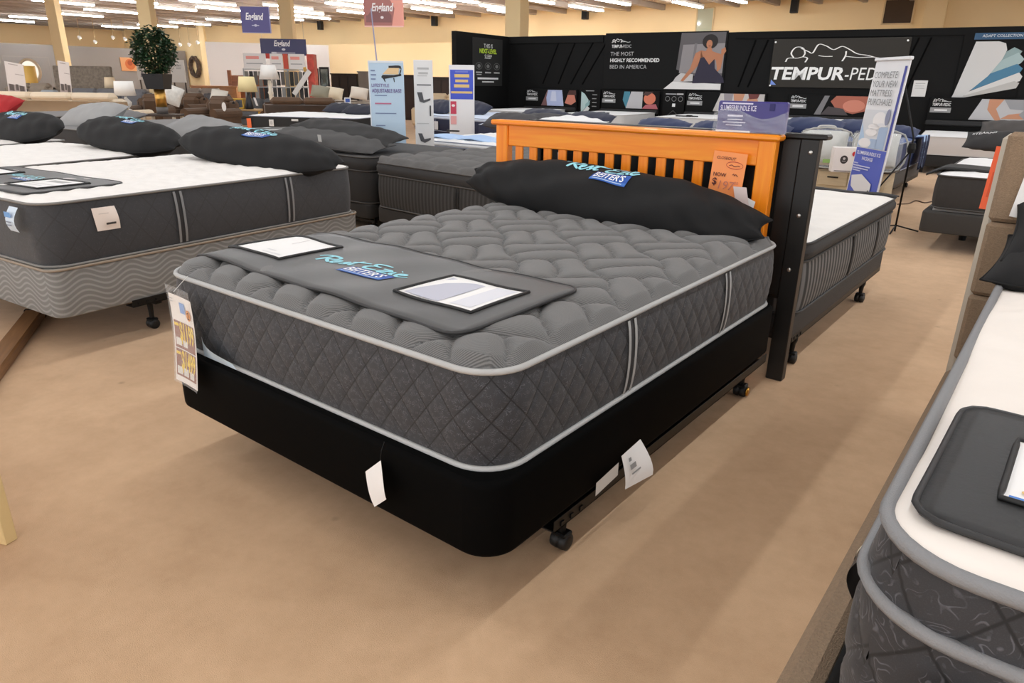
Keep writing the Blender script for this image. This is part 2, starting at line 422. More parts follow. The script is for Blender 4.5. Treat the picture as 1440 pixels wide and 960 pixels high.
def brand_mark(x, y, h, c1=(150, 218, 232), ang=0.0):
    """script brand over its blue shop label, x,y = start of the script"""
    scr = [scale2(stroke2d(s, 0.19), x, y, h*1.12, h*0.86) for s in SCRIPT]
    bx, by, bw, bh = x+2.55*h, y-0.92*h, 2.55*h, 0.80*h
    def q(u0, v0, u1, v1, n=6):
        v, f = Q(u0, v0, u1, v1, n, 2); sh = 0.25
        return [(p[0]+sh*(p[1]-by), p[1]) for p in v], f
    blue = [q(bx, by, bx+bw, by+bh)]
    light = [q(bx+0.02*h, by+0.03*h, bx+bw, by+0.2*h)]
    txt = [T("BEITER'S", bx+0.2*h, by+0.25*h, 0.46*h, 0.02, 0.25, 'l', bw*0.86)]
    small = [q(bx+0.2*h, by+0.08*h, bx+0.9*bw, by+0.13*h)]
    items = [(c1, scr), ((35, 84, 172), blue), ((62, 118, 200), light), ((245, 248, 250), txt), ((190, 210, 235), small)]
    if ang:
        ca, sa = math.cos(ang), math.sin(ang)
        items = [(c, [([(x+(p[0]-x)*ca-(p[1]-y)*sa, y+(p[0]-x)*sa+(p[1]-y)*ca) for p in v], f) for v, f in ps]) for c, ps in items]
    return items

# ------------------------------------------------------------------ bedding builders (origin = foot corner, x in [-W,0], y in [0,L])
def round_grid(W, L, r, nx, ny):
    gx = np.linspace(-W/2, W/2, nx+1); gy = np.linspace(-L/2, L/2, ny+1)
    X, Y = np.meshgrid(gx, gy); ax, ay = np.abs(X), np.abs(Y)
    a = np.clip((ax-(W/2-r))/r, 0, 1); b = np.clip((ay-(L/2-r))/r, 0, 1)
    c = (a > 0) & (b > 0)
    nxp = np.where(c, (W/2-r)+r*a*np.sqrt(1-b*b/2), ax); nyp = np.where(c, (L/2-r)+r*b*np.sqrt(1-a*a/2), ay)
    return np.sign(X)*nxp, np.sign(Y)*nyp
def loop_idx(nx, ny):
    w = nx+1
    return [i for i in range(nx)]+[j*w+nx for j in range(ny)]+[ny*w+i for i in range(nx, 0, -1)]+[j*w for j in range(ny, 0, -1)]
def outline(W, L, r, off=0.0, n=8):
    pts = []
    W2, L2, rr = W/2+off, L/2+off, r+off
    for cx, cy, a0 in ((W2-rr, -L2+rr, -90), (W2-rr, L2-rr, 0), (-W2+rr, L2-rr, 90), (-W2+rr, -L2+rr, 180)):
        for k in range(n+1):
            t = R(a0+90*k/n); pts.append((cx+rr*math.cos(t)-W/2, cy+rr*math.sin(t)+L/2))
    return np.array(pts)
def basket(X, Y, s, amp):
    """woven-basket puffs of two bars per block, turned 45 degrees"""
    wob = 0.012
    x = X+wob*np.sin(Y*19+1.3)+0.006*np.sin(X*31); y = Y+wob*np.sin(X*17+0.4)+0.006*np.sin(Y*37)
    p, q = (x+y)/math.sqrt(2)/s, (x-y)/math.sqrt(2)/s
    par = (np.floor(p)+np.floor(q)) % 2
    fp, fq = p % 1, q % 1
    a = np.where(par < 1, fp, (2*fp) % 1); b = np.where(par < 1, (2*fq) % 1, fq)
    ea, eb = np.abs(2*a-1), np.abs(2*b-1)
    la = np.where(par < 1, 7.0, 2.6); lb = np.where(par < 1, 2.6, 7.0)
    return amp*np.sqrt(np.clip((1-ea**la)*(1-eb**lb), 0, 1))
def tufts(X, Y, s, amp):
    p, q = X/s+0.13*np.sin(Y*9), Y/s
    e1, e2 = np.abs(2*(p % 1)-1), np.abs(2*(q % 1)-1)
    return amp*np.sqrt(np.clip((1-e1**2.5)*(1-e2**2.5), 0, 1))
def waves(X, Y, s, amp):
    return amp*(0.5+0.5*np.sin(2*math.pi*Y/s+2.2*np.sin(2*math.pi*X/(s*2.6))))*(0.75+0.25*np.sin(X*41)*np.sin(Y*37))

def mattress(name, label, W, L, z0, z1, loc, rz, top_mat, side_mat, pipe_mat=GREY_PIPE, relief=None, res=0.05, crown=0.03,
             diamond=None, zres=0.05, r=0.11, handles=(), band=0.0, band_mat=None, bulge=0.012, pr=0.008, group=None, mid_pipe=None,
             handle_cols=((176, 178, 178), (60, 60, 62)), drop_fn=None, piping=True):
    root = empty(name, label, 'mattress', loc, rz, group)
    nx, ny = max(6, round(W/res)), max(6, round(L/res))
    X, Y = round_grid(W, L, r, nx, ny)
    gx0, gy0 = np.meshgrid(np.linspace(-W/2, W/2, nx+1), np.linspace(-L/2, L/2, ny+1))
    d = np.clip(np.minimum(W/2-np.abs(gx0), L/2-np.abs(gy0)), 0, None)
    t = np.clip(d/0.16, 0, 1); Z = z1+crown*(1-(1-t)**2)
    if relief is not None:
        Z = Z+relief(X, Y)*np.clip(d/0.03, 0, 1)
    if drop_fn is not None: Z = Z+drop_fn(X, Y)
    V = np.stack([X-W/2, Y+L/2, Z], -1).reshape(-1, 3); wd = nx+1
    Fc = [(j*wd+i, j*wd+i+1, (j+1)*wd+i+1, (j+1)*wd+i) for j in range(ny) for i in range(nx)]
    mesh('top_panel', V, Fc, top_mat, root, True, uv=V[:, :2])
    li = loop_idx(nx, ny); P = V[li][:, :2]; n = len(P)
    Tn = np.roll(P, -1, 0)-np.roll(P, 1, 0); Tn /= np.linalg.norm(Tn, axis=1)[:, None]
    N2 = np.stack([Tn[:, 1], -Tn[:, 0]], 1)
    seg = np.linalg.norm(np.roll(P, -1, 0)-P, axis=1); s = np.concatenate([[0], np.cumsum(seg)])
    drop = (V[li][:, 2]-z1) if drop_fn is not None else np.zeros(n)
    def skin(nm, za, zb, bul, m, flare=0.0):
        rows = max(3, round((zb-za)/zres)); VV, UV = [], []
        for k in range(rows+1):
            tt = k/rows; z = za+(zb-za)*tt
            off = bul*math.sin(math.pi*tt)**0.7
            idx = np.arange(n+1) % n
            o = np.full(n+1, off)
            if diamond is not None and nm == 'side_panel':
                pu, pv, amp = diamond
                u, v = s/pu, np.full(n+1, z)/pv
                g = np.minimum(0.5-np.abs((u+v) % 1-0.5), 0.5-np.abs((u-v) % 1-0.5))
                o = o+amp*(1-np.exp(-(g/0.09)**2))*min(1, 4*tt, 4*(1-tt))
            pp = P[idx]+N2[idx]*o[:, None]
            VV.append(np.column_stack([pp, z+drop[idx]])); UV.append(np.column_stack([s, np.full(n+1, z)]))
        VV = np.vstack(VV); UV = np.vstack(UV); w1 = n+1
        ff = [(k*w1+i, k*w1+i+1, (k+1)*w1+i+1, (k+1)*w1+i) for k in range(rows) for i in range(n)]
        mesh(nm, VV, ff, m, root, True, uv=UV)
    zt = z1-band if band else z1
    skin('side_panel', z0, zt, bulge, side_mat)
    if band: skin('pillow_top', zt, z1, 0.022, band_mat)
    if piping:
        for z, rr in ((z1, pr), (zt if band else None, pr), (mid_pipe, pr), (z0, pr)):
            if z is None: continue
            off_ = 0.006 if z != mid_pipe else bulge*math.sin(math.pi*(z-z0)/(zt-z0))**0.7+(diamond[2] if diamond else 0)
            v, f = tube([(x, y, z) for x, y in outline(W, L, r, off_)], rr, 6, False, True); mesh('piping', v, f, pipe_mat, root, True)
    hm = [mat(handle_cols[0], 0.6), mat(handle_cols[1], 0.7)]
    for side, pos in handles:                       # two sewn webbing strips with a dark gap
        mb = MB()
        for o, wdt, mi in ((-0.019, 0.014, 0), (0.0, 0.020, 1), (0.019, 0.014, 0)):
            prev = []
            for k in range(9):
                tt = k/8; z = z0+0.012+(zt-z0-0.024)*tt; off = bulge*math.sin(math.pi*tt)**0.7+(0.012 if mi == 0 else 0.008)
                a, b = pos+o-wdt/2, pos+o+wdt/2
                if side == 'right': q = [(off, a, z), (off, b, z)]
                elif side == 'left': q = [(-W-off, a, z), (-W-off, b, z)]
                else: q = [(a, -off, z), (b, -off, z)]
                prev.append(q)
            vv = [p for q in prev for p in q]; mb.add(vv, [(2*i, 2*i+1, 2*i+3, 2*i+2) for i in range(8)], mi)
        mb.build('handle', hm, root)
    return root

def box_spring(label, W, L, z0, z1, loc, rz, m, r=0.07, off=0.0, group=None, top=None, pipe=None):
    root = empty('box_spring', label, 'box spring', loc, rz, group)
    rows = [(z0-0.0, 0.012), (z0+0.004, 0.002), (z0+0.012, 0.0), (z1-0.02, 0.0), (z1-0.006, 0.004), (z1, 0.014)]
    V, UV = [], []
    O0 = outline(W, L, r, off, 8); n = len(O0)
    for z, ins in rows:
        O = outline(W, L, r, off-ins, 8); seg = np.linalg.norm(np.roll(O0, -1, 0)-O0, axis=1); s = np.concatenate([[0], np.cumsum(seg)])
        for i in range(n+1): V.append((*O[i % n], z)); UV.append((s[i], z))
    w1 = n+1
    F1 = [(k*w1+i, k*w1+i+1, (k+1)*w1+i+1, (k+1)*w1+i) for k in range(len(rows)-1) for i in range(n)]
    F1 += [tuple(range(n))[::-1]]
    mesh('side_cover', V, F1, m, root, True, uv=UV)
    O = outline(W, L, r, off-0.014, 8)
    mesh('top_cover', [(x, y, z1) for x, y in O], [tuple(range(n))], top or m, root)
    if pipe is not None:
        v, f = tube([(x, y, z1-0.004) for x, y in outline(W, L, r, off+0.004)], 0.007, 6, False, True); mesh('piping', v, f, pipe, root, True)
    return root

def bed_frame(label, W, L, z, loc, rz, legs, group=None, stem=(16, 16, 16), brass=(), rail_ext=0.02, rail0=0.25):
    root = empty('bedstead', label, 'bed frame', loc, rz, group)
    m = mat(stem, 0.45, metal=0.4)
    for x in (-W+0.03, -0.03):
        s = 1 if x > -W/2 else -1
        mb = MB(); e = x+s*(0.03+rail_ext)
        mb.box(min(e-s*0.004, e), max(e-s*0.004, e), rail0, L-0.05, z-0.012, z+0.028, 0.001)
        mb.box(min(x-s*0.02, e), max(x-s*0.02, e), rail0, L-0.05, z-0.012, z-0.006, 0.001)
        for k in range(3): mb.box(min(e, e+s*0.004), max(e, e+s*0.004), rail0+0.03+0.05*k, rail0+0.045+0.05*k, z-0.002, z+0.012)
        mb.build('rail', m, root)
    for y in sorted({l[1] for l in legs}):
        MB().box(-W+0.03, -0.03, y-0.02, y+0.02, z-0.04, z-0.012, 0.002).build('crossbar', m, root)
    for i, (x, y) in enumerate(legs):
        st = MB(); st.lathe([(0.022, z-0.02), (0.022, z-0.04), (0.015, z-0.06), (0.012, 0.058)], 10).box(-0.026, 0.026, -0.022, 0.022, 0.048, 0.062, 0.004)
        leg = st.build('leg', m, root, loc=(x, y, 0))
        wh = MB(); Mx = Matrix.Rotation(R(90), 4, 'Y')
        wh.lathe([(0.016, -0.030), (0.027, -0.026), (0.029, -0.012), (0.029, -0.004), (0.02, 0), (0.029, 0.004), (0.029, 0.012), (0.027, 0.026), (0.016, 0.030)], 16, 0, Matrix.Translation((0, 0, 0.029)) @ Mx)
        mb = wh.build('caster', RUBBER, leg, True)
        if (x, y) in brass:
            MB().lathe([(0.022, 0.0), (0.02, 0.006), (0.006, 0.008)], 14, 0, Matrix.Translation((0.031, 0, 0.029)) @ Mx).build('brass_cap', mat((190, 140, 60), 0.3, metal=1.0), leg, True)
    return root

def pillow_fn(Lx, D, Tk, pinch=0.55, tip=0.0, sag=0.0, seed=0, wr=0.006):
    ph = np.random.default_rng(seed).uniform(0, 6.28, 8)
    def fn(u, v, side, off=0.0):
        """u,v in [-1,1]; side +1 front, -1 back"""
        eu, ev = 1-abs(u)**2.6, 1-abs(v)**2.4
        th = max(eu, 0)**0.62*max(ev, 0)**0.55
        narrow = 1-tip*abs(u)**3.4
        x = Lx/2*u*(1-0.05*(1-abs(u)**2)*0-0.04*abs(u)**4*(1-v*v)); y = D/2*v*narrow
        z = side*Tk/2*th
        ed = abs(u)**1.5
        z += side*wr*th**0.5*(math.sin(u*23+v*3.1+ph[0])*(0.4+ed)+0.7*math.sin(u*9-v*5+ph[1])+0.5*math.sin(u*41+v*9+ph[2])*ed)
        y += sag*u*u
        return np.array([x, y, z+side*off])
    return fn
def pillow(name, label, Lx, D, Tk, M, m, group=None, tip=0.25, nu=56, nv=20, seed=0, wr=0.006, mark=None, band=None, cat='pillow', sag=0.0, tagflap=False):
    root = empty(name, label, cat, (0, 0, 0), 0, group)
    root.matrix_world = M
    fn = pillow_fn(Lx, D, Tk, tip=tip, seed=seed, wr=wr, sag=sag)
    U = np.sin(np.linspace(-math.pi/2, math.pi/2, nu+1)); Vv = np.sin(np.linspace(-math.pi/2, math.pi/2, nv+1))
    V = []; Fc = []
    for sd in (1, -1):
        b = len(V)
        for v in Vv:
            for u in U: V.append(fn(u, v, sd))
        for j in range(nv):
            for i in range(nu):
                q = (b+j*(nu+1)+i, b+j*(nu+1)+i+1, b+(j+1)*(nu+1)+i+1, b+(j+1)*(nu+1)+i); Fc.append(q if sd > 0 else q[::-1])
    mesh('cover', V, Fc, m, root, True)
    e = [fn(u, -1, 1) for u in U]+[fn(1, v, 1) for v in Vv[1:]]+[fn(u, 1, 1) for u in U[::-1][1:]]+[fn(-1, v, 1) for v in Vv[::-1][1:-1]]
    v, f = tube(e, 0.004, 5, False, True); mesh('seam', v, f, band or m, root, True)
    if mark:
        cx, cy, h, ang = mark                                      # metres on the pillow's front
        lay('brand_lettering', brand_mark(cx, cy, h, ang=ang), lambda a, b_, o: fn(max(-.99, min(.99, a/(Lx/2))), max(-.99, min(.99, b_/(D/2))), 1, o), root, 0.003, 0.0012)
    return root
def place(loc, tilt=0.0, yaw=0.0, roll=0.0):
    """pillow lying: x along its length; tilt lifts the far edge"""
    return Matrix.Translation(tuple(map(float, loc))) @ Matrix.Rotation(yaw, 4, 'Z') @ Matrix.Rotation(roll, 4, 'Y') @ Matrix.Rotation(tilt, 4, 'X')

def sheet(name, fn, nu, nv, mats, parent, thick=0.0, smooth=True, midx=None):
    V = [fn(i/nu, j/nv) for j in range(nv+1) for i in range(nu+1)]; w1 = nu+1
    Fc = [(j*w1+i, j*w1+i+1, (j+1)*w1+i+1, (j+1)*w1+i) for j in range(nv) for i in range(nu)]
    if thick:
        n = len(V); V = V+[(p[0], p[1], p[2]-thick) for p in V]
        F2 = [tuple(n+i for i in q[::-1]) for q in Fc]
        bl = loop_idx(nu, nv); m = len(bl)
        F2 += [(bl[i], n+bl[i], n+bl[(i+1) % m], bl[(i+1) % m]) for i in range(m)]
        Fc = Fc+F2
    return mesh(name, V, Fc, mats, parent, smooth)

def foot_mat(label, W, D, loc, rz, zf, cards, mark=None, r=0.06, group=None, m=None):
    """vinyl foot protector: rounded sheet following the mattress, clear card windows"""
    root = empty('foot_mat', label, 'foot mat', loc, rz, group)
    m = m or mat((84, 84, 84), 0.42, var=0.06, vscale=5, bump=0.1, bscale=9)
    nx, ny = max(16, round(W/0.03)), max(8, round(D/0.03))
    X, Y = round_grid(W, D, r, nx, ny); X = X-W/2; Y = Y+D/2
    z = np.vectorize(zf)(X, Y)
    V = np.stack([X, Y, z], -1).reshape(-1, 3); w1 = nx+1; n = len(V)
    Fc = [(j*w1+i, j*w1+i+1, (j+1)*w1+i+1, (j+1)*w1+i) for j in range(ny) for i in range(nx)]
    bl = loop_idx(nx, ny); k = len(bl)
    V2 = np.vstack([V, V-np.array([0, 0, 0.010])])
    F2 = [tuple(n+i for i in q[::-1]) for q in Fc]+[(bl[i], n+bl[i], n+bl[(i+1) % k], bl[(i+1) % k]) for i in range(k)]
    mesh('vinyl_sheet', V2, Fc+F2, m, root, True)
    o = [(V[i][0], V[i][1], V[i][2]-0.003) for i in bl]; v, f = tube(o, 0.006, 5, False, True); mesh('edge_binding', v, f, mat((40, 40, 41), 0.5), root, True)
    fm = lambda a, b, o_: (a, b, zf(a, b)+o_)
    for (pts, items) in cards:                       # card slid behind a clear pocket with a bound edge
        (x0, y0), (x1, y1) = pts
        lay('card', [((247, 247, 246), [Q(x0, y0, x1, y1, 8, 6)])]+items, fm, root, 0.002, 0.0006)
        e = [(x0, y0), (x1, y0), (x1, y1), (x0, y1)]; pp = []
        for i in range(4):
            a, b = e[i], e[(i+1) % 4]
            pp += [(a[0]+(b[0]-a[0])*t, a[1]+(b[1]-a[1])*t) for t in np.linspace(0, 1, 8, endpoint=False)]
        v, f = tube([(x, y, zf(x, y)+0.003) for x, y in pp], 0.006, 5, False, True); mesh('pocket_edge', v, f, mat((22, 22, 22), 0.5), root, True)
    if mark: lay('brand_lettering', brand_mark(*mark[:3], ang=mark[3]), fm, root, 0.0015, 0.0006)
    return root

def poster(name, label, cat, loc, rot, w, h, bg, pics=(), texts=(), thick=0.012, group=None, root=None, edge=None):
    """flat printed board; lower corner at loc, x along width, z up, printed face towards -y. fractions of w,h in pics/texts"""
    bgm = bg if isinstance(bg, bpy.types.Material) else mat(bg, 0.5)
    v, f = rbox(0, w, 0, thick, 0, h, min(0.003, thick/3))
    o = mesh(name, v, f, bgm, root, loc=loc, rot=rot)
    if label: tag(o, label, cat, group)
    fm = lambda a, b, off: (a, -off, b)
    def sc(parts): return [([(p[0]*w, p[1]*h) for p in v2], f2) for v2, f2 in parts]
    lay('print', [(c, sc(ps)) for c, ps in pics], fm, o, 0.002, 0.0012)
    its = []
    for c, l in texts:
        ps = []
        for t in l:
            s, x, y, hh = t[:4]; kw = t[4] if len(t) > 4 else {}
            kw = dict(kw)
            for q_ in ('wmax', 'wf'):
                if q_ in kw: kw[q_] *= w
            ps.append(T(s, x*w, y*h, hh*h, **kw))
        its.append((c, ps))
    lay('lettering', its, fm, o, 0.002+0.0012*(len(pics)+1), 0.0008)
    return o

# ================================================================== THE STORE SHELL
A68 = R(6.8); DV = np.array([math.cos(A68), math.sin(A68)]); RV = np.array([math.sin(A68), -math.cos(A68)])
def wallpt(o, s, back=0.0):
    """point s metres along the display wall direction from o, back metres behind it"""
    return np.array([o[0]+DV[0]*s-math.sin(A68)*back, o[1]+DV[1]*s+math.cos(A68)*back])
BW = np.array([-10.85, 13.75])        # inner corner of the black display wall
UW = np.array([-17.0, 29.3])          # a point on the beige back wall
BEIGE = mat((243, 219, 172), 0.8, var=0.03, vscale=0.4, bump=0.1, bscale=120)
GREYWALL = mat((178, 174, 171), 0.8, var=0.02, vscale=0.5)
GREYWALL2 = mat((152, 147, 143), 0.8, var=0.02, vscale=0.5)
COLM = mat((240, 216, 168), 0.75, var=0.02, vscale=1)

mb = MB(); mb.add([(-75, -14, 0), (22, -14, 0), (22, 40, 0), (-75, 40, 0)], [(0, 1, 2, 3)])
tag(mb.build('floor', carpet()), kind='structure')
ceil = MB().box(-75, 22, -14, 40, 4.62, 4.7).build('ceiling', mat((186, 176, 167), 0.8, var=0.06, vscale=1.0)); tag(ceil, kind='structure')
jm = mat((168, 157, 147), 0.7, var=0.06, vscale=2.0)
jv, jf = rbox(-0.09, 0.09, -14, 40, 4.40, 4.62, 0.02)
for i in range(58): mesh('joist', jv, jf, jm, ceil, loc=(-74+1.6*i, 0, 0)) if i == 0 else None
j0 = ceil.children[0]
for i in range(1, 58):
    j = j0.copy(); COL.objects.link(j); j.parent = ceil; j.location.x = -74+1.6*i

def slab(name, o, s0, s1, back0, back1, z0, z1, m, kind='structure', ang=A68, parent=None, bev=0.0):
    ob = MB().box(s0, s1, back0, back1, z0, z1, bev).build(name, m, parent, loc=(o[0], o[1], 0), rot=(0, 0, ang))
    return tag(ob, kind=kind) if kind else ob
wb = slab('wall_back', UW, -42, 36, 0, 0.2, 0, 4.62, BEIGE)
slab('trim_1', UW, -18.2, -8.6, -0.9, 0, 0, 3.2, mat((246, 222, 176), 0.8))          # lower beige bulkhead with its recess
slab('trim_2', UW, 12.35, 13.05, -0.35, 0, 0, 4.62, mat((238, 214, 166), 0.8))       # pilaster
tag(MB().box(-55.2, -55, -14, 30, 0, 4.62).build('wall_left', mat((238, 205, 155), 0.8)), kind='structure')
tag(MB().box(-48.2, -48, 2, 25.5, 0, 3.0).build('wall_grey_partition', GREYWALL2), kind='structure')
g2 = MB().box(0, 6.1, 0, 0.15, 0, 3.05).build('wall_grey_panel', GREYWALL, loc=(-35.3, 19.7, 0), rot=(0, 0, R(55))); tag(g2, kind='structure')

def window(n, s0, s1, z0, z1, glasscol, rough):
    wn = MB()
    for a, b, c, d in ((s0-.05, s1+.05, z0-.05, z0), (s0-.05, s1+.05, z1, z1+.05), (s0-.05, s0, z0, z1), (s1, s1+.05, z0, z1)): wn.box(a, b, -0.05, 0.0, c, d)
    o = wn.build('window_%d' % n, mat((214, 190, 146), 0.6), None, loc=(UW[0], UW[1], 0), rot=(0, 0, A68)); tag(o, kind='structure')
    MB().box(s0, s1, -0.02, -0.01, z0, z1).build('pane', mat(glasscol, rough, coat=0.5), o)
window(1, 11.0, 11.95, 3.65, 4.45, (70, 58, 48), 0.08)
window(2, 3.78, 4.45, 3.45, 4.4, (186, 190, 166), 0.1)
window(3, -17.45, -16.8, 1.75, 2.2, (205, 182, 140), 0.3)

for i, (x, y, d, wd) in enumerate(((82, 50, 30, .42), (208, 30, 20, .36), (404, 30, 23.2, .41), (727, 25, 20.0, .50), (284, 45, 44, .32))):
    p = spot(x, y, d)
    tag(MB().box(-wd/2, wd/2, -wd/2, wd/2, 0, 4.62, 0.01).build('column_%d' % (i+1), COLM, None, loc=(p[0], p[1], 0), rot=(0, 0, YAW if i != 3 else A68)), kind='structure')

# black display wall -------------------------------------------------
BWM = mat((20, 20, 20), 0.6, var=0.08, vscale=1.5, spec=0.15)
tag(MB().box(-0.2, 13.5, 0, 0.12, 0, 2.4).build('wall_display', BWM, loc=(BW[0], BW[1], 0), rot=(0, 0, A68)), kind='structure')
wr = MB().box(-2.28, 0.0, 0.0, 0.12, 0, 2.4).build('wall_display_return', mat((16, 16, 16), 0.6, spec=0.15), None, loc=(BW[0], BW[1], 0), rot=(0, 0, A68+R(90))); tag(wr, kind='structure')
wd_ = bpy.data.objects['wall_display']
MB().box(0, 2.56, -0.03, 0, 2.24, 2.4, 0.004).build('header_strip', mat((24, 24, 24), 0.6, spec=.15), wd_)
MB().box(5.6, 13.4, -0.03, 0, 2.27, 2.4, 0.004).build('header_strip', mat((16, 16, 16), 0.6, spec=.15), wd_)
bm = mat((44, 43, 42), 0.5)
for (a, b) in ((1.81, 1.40), (2.28, 1.74), (2.62, 2.05), (1.37, 0.97), (6.0, 5.75), (6.25, 5.95), (9.2, 8.95), (9.0, 8.72)):   # slanting inlaid battens of the wall panels
    zt, zb = 2.24, 1.32
    for o, mm in ((0, mat((7, 7, 7), 0.7, spec=0.05)),):
        v = [(a, -0.012, zt), (a+0.03, -0.012, zt), (b+0.03, -0.012, zb), (b, -0.012, zb), (a, 0, zt), (a+0.03, 0, zt), (b+0.03, 0, zb), (b, 0, zb)]
        mesh('slanted_batten', v, [(3, 2, 1, 0), (0, 1, 5, 4), (1, 2, 6, 5), (2, 3, 7, 6), (3, 0, 4, 7)], mm, wd_)

def on_wall(s, z, out=0.03): p = wallpt(BW, s, -out); return (p[0], p[1], z)
def on_return(s, z, out=0.03): return (BW[0]+RV[0]*s+DV[0]*out, BW[1]+RV[1]*s+DV[1]*out, z)
WROT = (0, 0, A68)
SK = (196, 140, 108); SK2 = (150, 98, 72); GW = (232, 232, 230); G2 = (150, 150, 150)
RECLINE = [[(0.02, 0.12), (0.05, 0.3), (0.17, 0.3), (0.24, 0.36), (0.3, 0.3), (0.28, 0.1)], [(0.12, 0.32), (0.08, 0.55), (0.13, 0.82), (0.22, 0.8), (0.26, 0.55), (0.24, 0.36)],
           [(0.2, 0.78), (0.3, 0.62), (0.36, 0.55), (0.42, 0.95), (0.52, 0.88), (0.62, 0.7), (0.72, 0.85), (0.82, 0.7), (0.92, 0.5), (1.05, 0.42), (1.22, 0.26), (1.36, 0.2), (1.5, 0.3)],
           [(0.44, 0.42), (0.52, 0.38), (0.62, 0.38)], [(0.78, 0.62), (0.78, 0.4), (0.75, 0.15)], [(0.78, 0.38), (0.95, 0.32), (1.1, 0.34), (1.22, 0.28)]]
def recline(x, y, w, h, t): return [([(x+p[0]*w/1.5, y+p[1]*h) for p in smooth_line(l, 5)], t) for l in RECLINE]
def recl_parts(x, y, w, h, t):
    out = []
    for l in RECLINE:
        v, f = stroke2d([(p[0]/1.5*w, p[1]*h) for p in l], t, 5, False); out.append(([(x+a, y+b) for a, b in v], f))
    return out

# framed prints and boards on the display wall
def person_print(ox, oy, s):        # sitting person in a dark dress, flat print
    def P(*pts): return [(ox+a*s, oy+b*s) for a, b in pts]
    return [((28, 20, 18), [(EL(ox+.50*s, oy+.86*s, .13*s, .15*s))]),
            ((184, 122, 88), [PG(*P((.27, .62), (.36, .68), (.42, .5), (.24, .22), (.10, .02), (.05, .03), (.2, .3))), PG(*P((.36, .68), (.44, .66), (.47, .74), (.53, .74), (.55, .66), (.64, .62), (.62, .48), (.5, .36), (.36, .5))), EL(ox+.49*s, oy+.81*s, .05*s, .085*s),
                              PG(*P((.64, .62), (.62, .5), (.66, .28), (.6, .2), (.63, .18), (.72, .3), (.74, .58), (.78, .66), (.76, .74), (.7, .7), (.7, .6)))]),
            ((34, 28, 52), [PG(*P((.36, .52), (.42, .54), (.52, .38), (.6, .5), (.62, .3), (.78, .1), (.8, 0), (.26, -.02), (.3, .2)))]),
            ((120, 60, 50), [PG(*P((.47, .775), (.52, .775), (.5, .755)))])]
# pixel-true fractions: big board 2.8 x 1.2 m
bw, bh = 2.82, 1.2
pp = [((92, 88, 90), [PG((.62, .36), (.64, .98), (.985, .98), (.985, .1))]), ((142, 137, 138), [PG((.645, .3), (.66, .78), (.985, .8), (.985, .3))]), ((120, 116, 118), [PG((.74, .3), (.75, .8), (.77, .8), (.76, .3))]),
      ((196, 193, 192), [PG((.62, .22), (.66, .3), (.76, .28), (.76, .16), (.6, .14))]), ((226, 224, 222), [PG((.53, .02), (.60, .15), (.985, .12), (.985, .02))])]
pers = [(c, [([(.64+p[0]*.46, .14+(p[1])*.80) for p in v], f) for v, f in ps]) for c, ps in person_print(0, 0, 1)]
poster('display_board', 'wide black wall board with a seated person in a dark dress and white lettering', 'poster', on_wall(2.62, 1.23), WROT, bw, bh, mat((21, 21, 21), .6, spec=.15),
       pp+pers+[(GW, [scale2(q, 0, 0, 1) for q in recl_parts(.06, .82, .16, .08, .007)])],
       [(GW, [('TEMPUR-', .06, .74, .055, {'bold': .02, 'shear': .1, 'wmax': .10}), ('HIGHLY RECOMMENDED', .055, .49, .062, {'bold': .025})]),
        ((188, 188, 188), [('PEDIC', .162, .74, .055, {'wmax': .07}), ('THE MOST', .055, .60, .07, {}), ('BED IN AMERICA', .055, .37, .07, {})])], thick=0.03)

tb = poster('brand_banner', 'glossy dark banner with white reclining figure line drawing and large white lettering', 'sign', on_wall(6.40, 1.33, 0.05), WROT, 2.5, 0.92, mat((42, 38, 31), 0.4, spec=0.3),
       [((244, 243, 240), [q for q in recl_parts(.10, .48, .88, .42, .012)]), ((120, 150, 225), [PG((.015, .05), (.06, .05), (.015, .16))])],
       [((246, 246, 244), [('TEMPUR', .0, .17, .25, {'bold': .03, 'shear': .1, 'wf': .565})]), ((242, 242, 240), [('-PEDIC', .575, .17, .25, {'shear': .1, 'wf': .345})])], thick=0.01)
for (x, z) in ((0.04, 0.86), (2.44, 0.86), (0.04, 0.03), (2.44, 0.03)):
    v, f = tube([(x, -0.001, z), (x, -0.04, z)], 0.018, 8); mesh('banner_clip', v, f, mat((230, 230, 228), 0.3, metal=0.5), tb)

# fan of mattress layers print
fanx = [((45, 84, 118), [PG((.16, .90), (.99, .90), (1.05, 1.0), (.16, 1.0))]),
        ((140, 164, 166), [PG((.2, .4), (.80, .78), (.93, .72), (.90, .66), (.3, .2))]), ((163, 186, 188), [PG((.2, .35), (.88, .70), (.99, .60), (.95, .54), (.3, .15))]),
        ((70, 124, 156), [PG((.2, .25), (.90, .53), (1.0, .46), (.97, .40), (.3, .12))]), ((212, 212, 210), [PG((.15, .05), (.96, .40), (1.02, .34), (1.0, .27), (.25, .02))]),
        ((188, 187, 184), [PG((.10, .0), (.92, .27), (1.0, .24), (.97, .16), (.2, .0))]), ((206, 206, 205), [PG((0, 0), (.02, .05), (.2, .87), (.55, .87), (.66, .84), (.70, .74), (.66, .6), (.5, .34), (.16, 0))])]
poster('layer_board', 'black wall board with a print of fanned mattress layers under a blue title bar', 'poster', on_wall(9.74, 1.2), WROT, 1.0, 1.1, mat((14, 14, 14), .6, spec=.15), fanx, [((225, 232, 236), [('ADAPT COLLECTION', .28, .935, .04, {})])], thick=0.02)
poster('paper_notice', 'white paper notice taped to the black display wall beside the tall sale sign', 'notice', on_wall(9.07, 1.2), WROT, 0.235, 0.29, (222, 222, 220), [((160, 160, 160), [Q(.15, .8, .85, .83), Q(.15, .65, .8, .67), Q(.15, .5, .85, .52)])], thick=0.004)

